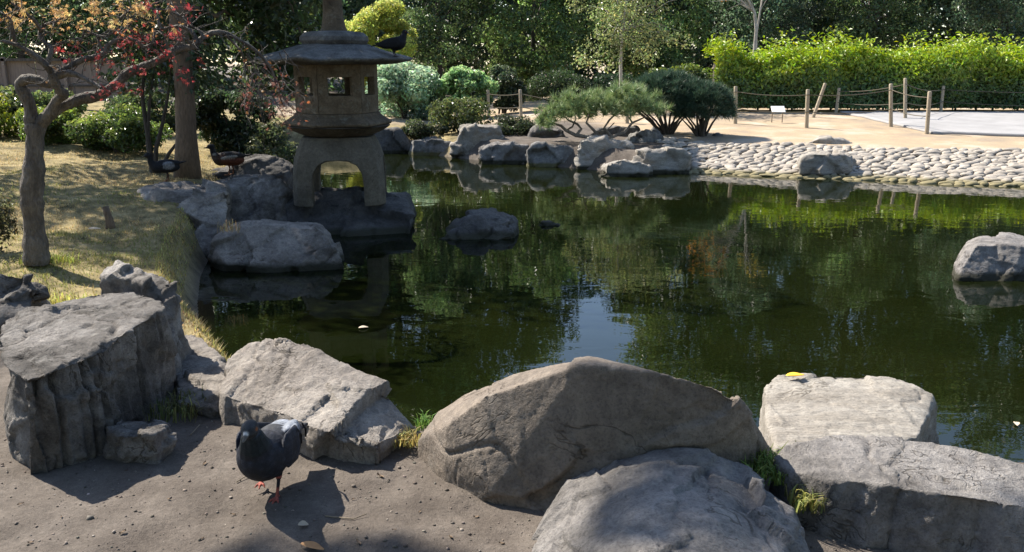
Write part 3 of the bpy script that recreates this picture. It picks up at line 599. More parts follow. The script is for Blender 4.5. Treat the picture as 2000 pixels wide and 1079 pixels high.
def roof():
    mb = MB(); n = 48; prof = [(0.40, zr - .004), (0.60, zr + .0), (0.78, zr + .015), (0.86, zr + .03), (0.885, zr + .055), (0.78, zr + .09), (0.60, zr + .14), (0.45, zr + .185), (0.36, zr + .215)]
    v = []; f = []
    for j, (r, z) in enumerate(prof):
        for k in range(n):
            a = 2 * math.pi * k / n; s6 = ((a - HR) % (math.pi / 3)) - math.pi / 6; hexr = math.cos(math.pi / 6) / math.cos(s6); t = min(1, max(0, (r - .4) / .4)); q = 1 - t * 0.8 * (1 - hexr) - (1 - t) * .4 * (1 - hexr)
            up = .010 * t * max(0, (hexr - .93) / .07); v.append((r * q * 1.02 * math.cos(a), r * q * 1.02 * math.sin(a), z + up))
    for i in range(len(prof) - 1):
        for k in range(n): f.append((i * n + k, i * n + (k + 1) % n, (i + 1) * n + (k + 1) % n, (i + 1) * n + k))
    f.append(tuple(reversed(range(n)))); f.append(tuple((len(prof) - 1) * n + k for k in range(n))); mb.add(v, f)
    bm = bmesh.new(); me = mb.mesh('roof'); bm.from_mesh(me); bmesh.ops.subdivide_edges(bm, edges=bm.edges, cuts=1, use_grid_fill=True); bm.to_mesh(me); bm.free()
    V = np.array([x.co for x in me.vertices]); V[:, 2] += .010 * fbm(V * 5, 3, 3); V[:, :2] *= (1 + .012 * noise(V * 4, 8))[:, None]; me.vertices.foreach_set('co', V.ravel().astype(np.float32)); me.update()
    me.polygons.foreach_set('use_smooth', np.full(len(me.polygons), True)); return me
roof_o = link('roof', roof(), M['lantern_roof'], lan)
hexring([(0.30, zr + .20), (0.355, zr + .215), (0.385, zr + .255), (0.38, zr + .30), (0.33, zr + .345), (0.20, zr + .36)], 'roof_disc', 'lantern_roof', 32, 0, .006, parent=roof_o)
hexring([(0.155, zr + .355), (0.135, zr + .41), (0.115, zr + .52), (0.105, zr + .70), (0.12, zr + .76), (0.165, zr + .83), (0.16, zr + .90), (0.09, zr + .99), (0.015, zr + 1.06)], 'finial', 'lantern', 20, 0, .004, parent=roof_o)

# ------------------------------------------------------------------ foliage tools
def leaves(C, Nrm, size, col, rng, aspect=0.5, fold=0.15, droop=0.0):
    n = len(C); Nrm = Nrm / (np.linalg.norm(Nrm, axis=1, keepdims=True) + 1e-9)
    t = rng.normal(size=(n, 3)); t[:, 2] -= droop; t -= Nrm * (t * Nrm).sum(1, keepdims=True); t /= (np.linalg.norm(t, axis=1, keepdims=True) + 1e-9)
    b = np.cross(Nrm, t); s = np.asarray(size).reshape(-1, 1) * np.ones((n, 1))
    V = np.empty((n, 4, 3)); V[:, 0] = C - t * s * .5; V[:, 1] = C + b * s * aspect * .5 + Nrm * s * fold; V[:, 2] = C + t * s * .5 - Nrm * s * fold * .3; V[:, 3] = C - b * s * aspect * .5 + Nrm * s * fold
    F = np.arange(n * 4).reshape(n, 4); cc = np.repeat(col, 4, axis=0); return V.reshape(-1, 3), F, cc
def colvar(n, base, rng, v=0.25, hue=0.12):
    c = np.array(base)[None] * np.exp(rng.normal(0, v, (n, 1))); c = c * np.exp(rng.normal(0, hue, (n, 3)) * np.array([1, .4, .6])); return np.clip(c, 0.002, 0.9)
def unit(n, rng): d = rng.normal(size=(n, 3)); return d / np.linalg.norm(d, axis=1, keepdims=True)
def clump_crown(rng, clumps, per, size, base, v=0.25, clv=0.25, aspect=0.5, up=0.4, squash=0.7, droop=0.4, tip=None):
    """clumps: (center, radius) list -> leaf mesh arrays"""
    Vs, Fs, Cs = [], [], []; k0 = 0
    for c, r in clumps:
        n = max(8, int(per * (r / clumps[0][1]) ** 2)); d = unit(n, rng); rad = r * rng.uniform(.55, 1.05, (n, 1)); p = np.array(c) + d * rad * np.array([1, 1, squash])
        nr = d * 0.8 + rng.normal(size=(n, 3)) * .55 + np.array([0, 0, up]); cb = np.array(base) * math.exp(rng.normal(0, clv))
        col = colvar(n, cb, rng, v)
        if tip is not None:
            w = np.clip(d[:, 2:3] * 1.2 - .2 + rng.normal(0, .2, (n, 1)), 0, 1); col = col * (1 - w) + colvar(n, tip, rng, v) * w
        V, F, cc = leaves(p, nr, size * rng.uniform(.7, 1.25, n), col, rng, aspect, .15, droop); Vs.append(V); Fs.append(F + k0); Cs.append(cc); k0 += len(V)
    return np.concatenate(Vs), np.concatenate(Fs), np.concatenate(Cs)
def ell_clumps(rng, center, radii, n, r, shell=0.55, zmin=None):
    out = []
    while len(out) < n:
        d = unit(1, rng)[0]; q = rng.uniform(shell, 1.0) ** .7; p = np.array(center) + d * np.array(radii) * q
        if zmin is not None and p[2] < zmin: continue
        out.append((p, r * rng.uniform(.7, 1.3)))
    out[0] = (out[0][0], r); return out
def limb_paths(rng, base, top, targets, r0, sides=7, mb=None, wob=.06):
    """trunk from base to top, then limbs to the targets"""
    mb = mb or MB(); base = Vector(base); top = Vector(top); L = (top - base).length; pts = []; rad = []
    for i in range(11):
        t = i / 10; p = base.lerp(top, t) + Vector((math.sin(t * 5 + 1) * wob * L * .1, math.cos(t * 4) * wob * L * .1, 0)) * min(1, t * 4)
        pts.append(p); rad.append(r0 * (1.0 - .6 * t) * (1 + .45 * max(0, 1 - t * 14)))
    mb.tube(pts, rad, 12, True, .04, random.Random(3))
    for tg in targets:
        tg = Vector(tg); k = int(rng.integers(3, 10)); s = pts[k]; m_ = s.lerp(tg, .5) + Vector((0, 0, .12 * (tg - s).length)); ps = []
        for i in range(7):
            t = i / 6; ps.append((s * (1 - t) ** 2 + m_ * 2 * t * (1 - t) + tg * t * t) + Vector(rng.normal(0, .02, 3)) * (tg - s).length * (t > 0))
        mb.tube(ps, [max(.008, rad[k] * .5 * (1 - .85 * i / 6)) for i in range(7)], sides, False)
    return mb
def tree(name, label, base, height, trunk_r, crown_spec, mat='leaf', bark='bark_dark', group=None, seed=1, cat='tree', nlimb=8, lean=(0, 0), reuse=None):
    root = empty(name, base); tag(root, label, cat, group)
    if reuse:
        for ch in reuse.children: 
            c = ch.copy(); COL.objects.link(c); c.parent = root
        return root
    rng = np.random.default_rng(seed); clumps, kw = crown_spec(rng)
    tg = [clumps[i][0] for i in rng.choice(len(clumps), min(nlimb, len(clumps)), replace=False)]
    mb = limb_paths(rng, (0, 0, -.1), (lean[0], lean[1], height * .85), tg, trunk_r); link('trunk', mb.mesh('trunk', True), M[bark], root)
    V, F, cc = clump_crown(rng, clumps, **kw); link('crown', mesh_np('crown', V, F, cc, False), M[mat], root); return root

# ------------------------------------------------------------------ woodland behind the pond
bg_specs = []
def spec_broad(h, r, z0, n, per, size, base, **k):
    def f(rng): return ell_clumps(rng, (0, 0, (h + z0) / 2), (r, r, (h - z0) / 2), n, r * .30), dict(per=per, size=size, base=base, **k)
    return f
protos = {}
protos['dark'] = lambda l, p, s: tree('evergreen_tree', l, p, 12, .22, spec_broad(13, 2.9, 0.5, 130, 150, .24, (.074, .110, .044), clv=.5, up=.2), 'leaf', seed=s)
protos['olive'] = lambda l, p, s: tree('woodland_tree', l, p, 11, .18, spec_broad(11.5, 2.6, .8, 120, 150, .22, (.105, .142, .05), clv=.45, up=.2), 'leaf', seed=s)
protos['cool'] = lambda l, p, s: tree('evergreen_tree', l, p, 13, .25, spec_broad(14, 3.2, .6, 140, 150, .25, (.070, .104, .060), clv=.5, up=.2), 'leaf', seed=s)
protos['low'] = lambda l, p, s: tree('woodland_tree', l, p, 6, .14, spec_broad(7.4, 2.4, .4, 110, 150, .2, (.095, .14, .05), clv=.45, up=.2), 'leaf', seed=s)
made = {}
def wood(kind, x, y, label, sc=1.0, rot=0.0):
    p = (x, y, gz(x, y))
    if kind not in made: r = made[kind] = protos[kind](label, p, 100 + len(made))
    else: r = tree(made[kind].name.split('.')[0], label, p, 0, 0, None, reuse=made[kind])
    r.scale = (sc, sc, sc); r.rotation_euler = (0, 0, rot); r['group'] = 'trees of the wood behind the pond'; return r
def WX(px, D): return (px - 1000) / F_PX * (D * math.cos(PITCH) + .5)
row1 = [('olive', -250, 27, 'olive green tree behind the wooden fence at the far left', 1.0, .3), ('dark', 60, 26, 'dark evergreen above the wooden fence at left', 1.0, 1.1), ('olive', 330, 26, 'dark tree just behind the big brown trunk', .95, 2.0),
        ('olive', 560, 29, 'olive green tree standing behind the stone lantern', 1.05, 4.0), ('dark', 860, 28, 'dark evergreen above the pale round shrubs', 1.0, 0.5),
        ('low', 1040, 29, 'deep green tree left of the slim staked tree', 1.0, 1.5), ('low', 1270, 30, 'green tree filling the gap behind the dark pine bush', 1.0, 3.3),
        ('cool', 1480, 31, 'tall dark evergreen behind the left end of the hedge', 1.0, 5.0), ('dark', 1690, 30.5, 'dark evergreen behind the middle of the hedge', 1.05, 2.6), ('cool', 1930, 30, 'large cool green tree behind the right end of the hedge', 1.0, .2), ('olive', 2160, 30, 'olive green tree beyond the right edge of the hedge', 1.1, 1.2)]
for k, px, D, lab, sc, rot in row1: D += 1.5; sc *= .8 if k == 'low' else .52; wood(k, WX(px, D), D, lab, sc, rot)
row2 = [('cool', -250, 44, 1.2), ('dark', -40, 46, 1.25), ('olive', 170, 45, 1.3), ('dark', 380, 44, 1.3), ('cool', 590, 46, 1.4), ('dark', 760, 45, 1.5), ('olive', 880, 47, 1.6), ('olive', 1010, 46, 1.35), ('low', 1130, 46, 1.35), ('low', 1240, 47, 1.2), ('olive', 1370, 45, 1.5), ('cool', 1520, 47, 1.35), ('dark', 1690, 45, 1.5), ('olive', 1850, 46, 1.55), ('cool', 2020, 47, 1.45), ('dark', 2200, 45, 1.5), ('cool', 2400, 46, 1.4)]
for i, (k, px, D, sc) in enumerate(row2):
    nth = ['leftmost', 'second from the left', 'third from the left', 'fourth from the left', 'fifth from the left', 'sixth from the left', 'seventh from the left', 'eighth from the left', 'ninth from the left', 'eighth from the right', 'seventh from the right', 'sixth from the right', 'fifth from the right', 'fourth from the right', 'third from the right', 'second from the right', 'rightmost'][i]
    wood(k, WX(px, D), D, f'tall tree in the back row of the wood, {nth} of that row', sc, i * 1.7)

for k, x, y, sc, lab in [('cool', -10, -5, .75, 'left-hand tree'), ('dark', -4, -7, .8, 'second tree from the left'), ('olive', 2, -7, .85, 'middle tree'), ('dark', 8, -6, .8, 'second tree from the right'), ('cool', 14, -3, .8, 'right-hand tree')]:  # unseen trees added behind the camera to hold back sky fill
    wood(k, x, y, f'{lab} of the five unseen ones added behind the viewpoint to dim the sky fill', sc, x)['group'] = 'unseen trees added behind the viewpoint'
# understorey mass that closes the view between the trunks
rng = np.random.default_rng(5); cl = []
for x in np.arange(-32, 32, .95):
    for zc in (.7, 1.9, 3.1, 4.3, 5.4):
        for yy in (36.5, 38.5): cl.append((np.array([x + rng.uniform(-.4, .4), yy + rng.uniform(-.8, 1.2) - 6 * (x < -7), .4 + zc + rng.uniform(-.3, .3)]), 1.1))
V, F, cc = clump_crown(rng, cl, 110, .27, (.065, .095, .045), clv=.5)
o = link('undergrowth', mesh_np('undergrowth', V, F, cc, False), M['leaf']); tag(o, 'dark mass of undergrowth filling the wood behind the pond', 'undergrowth', kind='stuff')

# ------------------------------------------------------------------ hedge and shrubs
def hedge(name, label, x0, x1, y0, y1, h, n, base, tip, size, seed, mat='leaf_gloss'):
    rng = np.random.default_rng(seed); zg = .58; L = x1 - x0
    t = rng.uniform(0, 1, n); face = rng.random(n) < .68
    x = x0 + rng.uniform(0, 1, n) * L; lump = .22 * fbm(np.stack([x * .9, np.zeros(n), t * 2], -1), seed, 3)
    top = h + .16 * fbm(np.stack([x * 1.4, np.zeros(n), np.zeros(n)], -1), seed + 1, 3)
    z = np.where(face, zg + .12 + t * (top - .12), zg + top + rng.normal(0, .07, n) + .30 * (rng.random(n) < .3) * rng.random(n) ** 1.5 * (1 + fbm(np.stack([x * 3, np.zeros(n), np.zeros(n)], -1), seed + 7, 2)) - .22 * rng.random(n) * (rng.random(n) < .25))
    y = np.where(face, y0 + lump + rng.uniform(-.05, .3, n) + 1.5 * np.clip(t - .78, 0, 1) ** 1.3, y0 + .2 + rng.uniform(0, 1, n) * (y1 - y0))
    nr = np.where(face[:, None], np.array([0, -1, .5]), np.array([0, -.3, 1.0])) + rng.normal(size=(n, 3)) * .55
    w = np.clip((z - zg - top * .42) / (top * .42) + rng.normal(0, .25, n), 0, 1)[:, None]  # towards the top: new growth plus sunlit glow put into the leaf colour
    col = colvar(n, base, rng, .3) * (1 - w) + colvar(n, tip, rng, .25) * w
    o_c = np.array([(x0 + x1) / 2, (y0 + y1) / 2, zg]); V, F, cc = leaves(np.stack([x, y, z], -1) - o_c, nr, size * rng.uniform(.7, 1.3, n), col, rng, .45, .12, .5)
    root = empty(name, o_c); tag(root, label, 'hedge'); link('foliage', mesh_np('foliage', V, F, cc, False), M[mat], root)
    mb = MB(); r = random.Random(seed)
    for i in range(int(L / .5)):
        bx = -L / 2 + (i + .5) * .5 + r.uniform(-.1, .1); mb.tube([(bx, 0, -.1), (bx + r.uniform(-.1, .1), r.uniform(-.1, .1), h * .5), (bx + r.uniform(-.2, .2), r.uniform(-.3, .3), h * .85)], [.03, .022, .01], 6)
    mb.box((0, .25, h * .45), (L / 2 - .2, .25, h * .40))
    link('stems', mb.mesh('stems'), M['bark_dark'], root); return root
hedge('hedge', 'long clipped hedge with yellow-green new growth and painted sunlit glow along its top', WX(1395, 22.4), 19, 22.5, 24.2, 1.50, 44000, (.085, .135, .048), (.25, .33, .035), .12, 3)
def shrub(name, label, clumps_fn, per, size, base, seed, mat='leaf', tip=None, cat='shrub', group=None, stems=5, loc=(0, 0, 0), bark='bark_dark', **kw):
    rng = np.random.default_rng(seed); cl = clumps_fn(rng); root = empty(name, loc); tag(root, label, cat, group)
    V, F, cc = clump_crown(rng, cl, per, size, base, tip=tip, **kw); link('foliage', mesh_np('foliage', V, F, cc, False), M[mat], root)
    mb = MB()
    for k in range(stems):
        tg = Vector(cl[int(rng.integers(len(cl)))][0]); m_ = Vector((tg.x * .35, tg.y * .35, tg.z * .55)); mb.tube([(rng.normal(0, .05), rng.normal(0, .05), -.08), m_, tg], [.03, .022, .008], 6, False)
    link('stems', mb.mesh('stems', True), M[bark], root); return root
def shrub_px(name, label, pxc, py_top, py_base, wpx, D, per, size, base, seed, n=26, **kw):
    """shrub sized from its outline in the photograph"""
    s = D / F_PX; x = WX(pxc, D); zt = Q(pxc, py_top, D).z; g_ = gz(x, D); h = max(.3, zt - g_); rx = wpx * s / 2
    fn = lambda rng: ell_clumps(rng, (0, 0, h * .5), (rx * .85, min(rx, 1.0) * .8, h * .42), n, max(.16, min(rx, h) * .34), .5)
    return shrub(name, label, fn, per, size, base, seed, loc=(x, D, g_), **kw)
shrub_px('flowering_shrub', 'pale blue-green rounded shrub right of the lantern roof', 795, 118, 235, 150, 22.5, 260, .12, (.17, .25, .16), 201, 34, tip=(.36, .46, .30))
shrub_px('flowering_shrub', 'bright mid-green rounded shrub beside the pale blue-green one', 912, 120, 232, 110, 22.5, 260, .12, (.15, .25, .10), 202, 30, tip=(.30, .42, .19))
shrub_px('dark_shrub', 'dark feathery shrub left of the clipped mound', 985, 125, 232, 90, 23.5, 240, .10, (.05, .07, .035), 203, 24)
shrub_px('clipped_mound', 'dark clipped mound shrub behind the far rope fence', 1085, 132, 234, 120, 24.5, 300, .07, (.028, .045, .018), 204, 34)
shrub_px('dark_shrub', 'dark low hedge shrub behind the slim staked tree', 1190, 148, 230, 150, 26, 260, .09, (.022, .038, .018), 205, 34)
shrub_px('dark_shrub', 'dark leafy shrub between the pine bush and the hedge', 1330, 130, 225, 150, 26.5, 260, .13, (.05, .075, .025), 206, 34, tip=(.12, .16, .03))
shrub_px('olive_shrub', 'thin olive shrub by the pale far shore rock', 900, 190, 262, 120, 18.6, 130, .08, (.08, .10, .035), 207, 26)
shrub_px('low_shrub', 'low dark shrub growing behind the tall pale shore rock', 1000, 232, 280, 90, 17.8, 160, .06, (.035, .045, .02), 208, 20)
shrub_px('low_shrub', 'low dark shrub overhanging the low long shore rock', 835, 238, 280, 110, 18.4, 160, .07, (.04, .05, .022), 209, 22)
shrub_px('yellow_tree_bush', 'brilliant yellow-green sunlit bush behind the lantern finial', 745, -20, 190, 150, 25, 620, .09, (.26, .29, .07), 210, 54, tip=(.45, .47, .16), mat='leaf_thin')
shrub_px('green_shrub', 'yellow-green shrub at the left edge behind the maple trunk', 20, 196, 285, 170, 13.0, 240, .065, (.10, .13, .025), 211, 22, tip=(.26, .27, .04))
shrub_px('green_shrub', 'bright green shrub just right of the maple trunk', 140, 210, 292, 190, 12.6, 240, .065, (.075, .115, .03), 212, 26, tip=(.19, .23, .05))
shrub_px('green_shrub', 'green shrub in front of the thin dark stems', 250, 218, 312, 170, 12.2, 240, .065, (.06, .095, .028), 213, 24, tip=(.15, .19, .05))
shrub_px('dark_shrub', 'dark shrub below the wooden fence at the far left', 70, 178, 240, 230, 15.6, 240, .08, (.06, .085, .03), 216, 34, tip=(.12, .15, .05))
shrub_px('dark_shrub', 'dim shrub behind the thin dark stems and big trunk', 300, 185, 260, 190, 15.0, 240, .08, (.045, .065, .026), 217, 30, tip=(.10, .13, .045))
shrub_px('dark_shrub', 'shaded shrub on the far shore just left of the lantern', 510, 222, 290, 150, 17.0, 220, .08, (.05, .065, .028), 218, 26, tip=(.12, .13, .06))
shrub_px('leafy_shrub', 'twiggy shrub at the left edge beside the maple foot', -12, 375, 470, 90, 6.6, 120, .045, (.10, .10, .05), 214, 18, aspect=.4)
shrub_px('dark_shrub', 'black-green shrub in the shade between big trunk and lantern', 465, 150, 320, 150, 13.2, 230, .09, (.026, .04, .018), 215, 30)

# ------------------------------------------------------------------ pines
def needles(rng, C, D_, n, length, width, base, v=.25, spread=.75):
    m_ = len(C); C = np.repeat(C, n, axis=0); D_ = np.repeat(D_, n, axis=0); d = D_ + rng.normal(size=(m_ * n, 3)) * spread; d /= np.linalg.norm(d, axis=1, keepdims=True)
    b = np.cross(d, rng.normal(size=(m_ * n, 3))); b /= np.linalg.norm(b, axis=1, keepdims=True); L = length * rng.uniform(.7, 1.2, (m_ * n, 1))
    V = np.stack([C - b * width / 2, C + b * width / 2, C + d * L], 1).reshape(-1, 3); F = np.arange(m_ * n * 3).reshape(-1, 3)
    return V, F, np.repeat(colvar(m_ * n, base, rng, v), 3, axis=0)
def spreading_pine():
    D = 16.4; bx = WX(1178, D); root = empty('spreading_pine', (bx, D, gz(bx, D))); tag(root, 'low spreading pine with bare twisted branches at the far shore', 'pine tree')
    rng = np.random.default_rng(31); b0 = root.location
    L = lambda px, py, dd=0: Q(px, py, D + dd) - b0
    mb = MB(); R = random.Random(4)
    def br(pp, r0, r1): mb.tube([L(*p) for p in pp], [r0 + (r1 - r0) * i / (len(pp) - 1) for i in range(len(pp))], 7, False)
    br([(1178, 280), (1172, 268), (1150, 268), (1125, 265), (1105, 255), (1096, 246), (1082, 242), (1070, 236)], .05, .02)
    br([(1125, 265), (1135, 252), (1128, 243), (1110, 235), (1096, 222)], .035, .012)
    br([(1178, 278), (1195, 268), (1220, 258), (1235, 240), (1245, 236), (1262, 228)], .04, .012)
    br([(1172, 270), (1160, 255), (1145, 240), (1150, 225), (1165, 210)], .035, .01)
    br([(1195, 268), (1180, 250), (1190, 235), (1205, 220), (1215, 205)], .03, .01)
    br([(1150, 268), (1165, 258), (1185, 255), (1200, 240)], .025, .01); br([(1105, 255), (1118, 248), (1125, 232), (1120, 215)], .022, .008); br([(1235, 240), (1225, 225), (1240, 212)], .02, .008)
    link('trunk', mb.mesh('trunk', True), M['bark_pine'], root)
    pts = []
    for cx, cy, w, h, n in [(1125, 200, 55, 18, 60), (1085, 222, 40, 16, 40), (1165, 205, 50, 22, 60), (1225, 190, 55, 20, 60), (1255, 205, 50, 18, 50), (1200, 215, 60, 16, 50), (1065, 240, 25, 14, 22), (1140, 222, 60, 10, 30), (1280, 215, 30, 14, 22), (1240, 178, 26, 10, 18)]:
        for k in range(n):
            a = R.gauss(0, .5); b = R.gauss(0, .5); pts.append(L(cx + a * w * .75, cy + b * h, R.uniform(-.55, .55)))
    Cn = np.array(pts); dr = np.tile(np.array([[0, 0, .9]]), (len(Cn), 1)) + rng.normal(size=Cn.shape) * .35
    V, F, cc = needles(rng, Cn, dr, 46, .17, .012, (.20, .26, .11)); link('needles', mesh_np('needles', V, F, cc, False), M['needle'], root)
spreading_pine()
def pine_bush(label, pxb, D, ell, seed, n):
    bx = WX(pxb, D); root = empty('pine_bush', (bx, D, gz(bx, D))); tag(root, label, 'pine bush'); rng = np.random.default_rng(seed); b0 = root.location; R = random.Random(seed)
    mb = MB(); cx, cy, w, h = ell; c = Q(cx, cy, D) - b0; s = D / F_PX; rx, rz = w * s / 2, h * s / 2; cl = []
    for k in range(n):
        d = unit(1, rng)[0]
        if d[2] < -.35: d[2] = -d[2]
        p = np.array(c) + d * np.array([rx, .75 * rx, rz]) * rng.uniform(.72, 1.0); cl.append((p, d))
    for k in range(16):
        p, d = cl[k]; t = Vector(p); mb.tube([(R.uniform(-.06, .06), R.uniform(-.06, .06), -.1), (t.x * .35 + R.uniform(-.05, .05), t.y * .4, max(.1, t.z * .38)), t], [.03, .02, .008], 6, False)
    link('stems', mb.mesh('stems', True), M['bark_dark'], root)
    Cn = np.array([p for p, d in cl]); dr = np.array([d for p, d in cl]) * .7 + np.array([0, 0, .6]); V, F, cc = needles(rng, Cn, dr, 42, .16, .013, (.05, .085, .052), .3); link('needles', mesh_np('needles', V, F, cc, False), M['needle'], root)
pine_bush('dark blue-green umbrella pine bush, the taller of the pair', 1300, 17.6, (1300, 200, 165, 105), 41, 620)
pine_bush('dark pine bush with splayed stems beside the sandy bank', 1366, 17.3, (1374, 214, 118, 90), 42, 460)

# ------------------------------------------------------------------ slim trees at the back
def slim_tree(name, label, path, D, r0, crown, seed, bark, leaf_base, size, per, mat='leaf', twigs=40):
    p0 = Q(*path[0], D); root = empty(name, (p0.x, D, gz(p0.x, D))); tag(root, label, 'tree'); b0 = root.location; rng = np.random.default_rng(seed); mb = MB()
    L = [Q(px, py, D) - b0 for px, py in path]; L[0].z = -.1; mb.tube(L, [r0 * (1 - .65 * i / (len(L) - 1)) for i in range(len(L))], 8, False, .05, random.Random(seed))
    cl = [(np.array(Q(cx, cy, D + rng.uniform(-.6, .6)) - b0), r) for cx, cy, r in crown]
    for k in range(twigs):
        s = L[int(rng.integers(max(1, len(L) // 2), len(L)))]; t = Vector(cl[int(rng.integers(len(cl)))][0]) + Vector(rng.normal(0, .3, 3)); s = L[max(range(len(L) // 2, len(L)), key=lambda q: -abs(L[q].z + .9 - t.z))]; m_ = s.lerp(t, .5) + Vector((0, 0, .22)); mb.tube([s, m_, t], [.010, .007, .003], 5, False)
    link('trunk', mb.mesh('trunk', True), M[bark], root)
    V, F, cc = clump_crown(rng, cl, per, size, leaf_base); link('crown', mesh_np('crown', V, F, cc, False), M[mat], root); return root
r_ = random.Random(8)
slim_tree('staked_tree', 'slim young tree with feathery olive crown behind the spreading pine', [(1212, 238), (1213, 180), (1212, 120), (1216, 60), (1222, 10), (1228, -60)], 23.0, .055,
          [(r_.gauss(1215, 50), r_.uniform(-60, 125), r_.uniform(.3, .5)) for _ in range(52)], 61, 'bark_pale', (.19, .22, .09), .085, 130, twigs=26)
slim_tree('pale_tree', 'slender pale-barked forked tree rising behind the hedge', [(1472, 205), (1473, 110), (1477, 60), (1474, 25), (1462, 0), (1450, -40)], 27.6, .07,
          [(1410, -12, .35), (1430, -40, .45), (1390, -30, .4), (1400, -70, .45), (1440, -75, .4)], 62, 'bark_pale', (.26, .13, .04), .10, 36, 'leaf_thin', 20)
slim_tree('pale_tree', 'thin pale stem crossing the pale-barked forked tree', [(1478, 205), (1477, 70), (1485, 20), (1495, -40)], 27.8, .045, [(1500, -60, .4), (1520, -90, .4)], 63, 'bark_pale', (.2, .16, .05), .12, 60, 'leaf_thin', 8)

# ------------------------------------------------------------------ big trees on the left bank (they shade lantern, lawn and foreground)
def bank_tree(label, base, h, r, clumps, per, size, col, seed, nlimb, path_top, name='bank_tree'):
    root = empty(name, base); tag(root, label, 'tree'); rng = np.random.default_rng(seed)
    cl = []
    for c, rad, n, cr in clumps: cl += ell_clumps(rng, np.array(c) - np.array(base), rad, n, cr, .2)
    tg = [cl[int(i)][0] for i in rng.choice(len(cl), nlimb, replace=False)]
    mb = limb_paths(rng, (0, 0, -.15), path_top, tg, r, wob=.1); link('trunk', mb.mesh('trunk', True), M['bark_brown'], root)
    V, F, cc = clump_crown(rng, cl, per, size, col, clv=.3); link('crown', mesh_np('crown', V, F, cc, False), M['leaf'], root); return root
tb = Q(365, 352, 10.3); bz = gz(tb.x, 10.3)
bank_tree('big dark-leaved tree with a straight brown trunk left of the lantern', (tb.x, 10.3, bz), 7, .125,
          [((-4.6, 11.6, 5.2), (2.9, 2.2, 1.7), 95, .55), ((-3.3, 11.6, 3.2), (1.3, 1.0, .9), 34, .42), ((-3.1, 12.0, 2.35), (.8, .6, .8), 22, .35), ((-7.9, 12.2, 4.6), (2.1, 1.7, .8), 34, .42)], 170, .13, (.040, .058, .022), 71, 16, (.05, .1, 6.5))

# thin dark multi-stem shrub tree by the big trunk
mb = MB(); tb2 = Q(298, 342, 10.6); root = empty('thin_stemmed_tree', (tb2.x, 10.6, gz(tb2.x, 10.6))); tag(root, 'dark thin-stemmed shrub just left of the big brown trunk', 'tree'); b0 = root.location
for pp, r0 in [([(300, 350), (294, 300), (285, 240), (278, 190), (282, 120), (270, 60)], .04), ([(302, 350), (305, 290), (318, 240), (328, 190), (335, 120)], .035), ([(305, 348), (330, 300), (345, 280), (360, 240)], .03), ([(298, 345), (288, 280), (292, 200), (300, 140), (318, 80)], .03)]:
    mb.tube([Q(*p, 10.6) - b0 for p in pp], [r0 * (1 - .7 * i / (len(pp) - 1)) for i in range(len(pp))], 8, False)
link('stems', mb.mesh('stems', True), M['bark_dark'], root); rng = np.random.default_rng(77)
cl = [(np.array(Q(rng.uniform(215, 400), rng.uniform(20, 190), 10.6 + rng.uniform(-.3, .6)) - b0), .3) for _ in range(34)]
V, F, cc = clump_crown(rng, cl, 60, .10, (.035, .05, .02)); link('crown', mesh_np('crown', V, F, cc, False), M['leaf'], root)

# tall trees left of the frame: only their shade and reflections reach the picture
bank_tree('tall tree outside the left edge shading the near bank', (-9.6, 5.2, gz(-9.6, 5.2)), 9, .16,
          [((-6.3, 6.75, 8.3), (1.4, .20, .3), 26, .24), ((-4.5, 6.75, 8.4), (.4, .15, .3), 4, .22), ((-9.2, 5.4, 7.2), (1.3, 1.4, 1.3), 22, .5), ((-7.7, 11.2, 6.2), (1.3, 1.2, .9), 18, .45)], 90, .11, (.045, .065, .024), 72, 14, (.3, .2, 8.2))

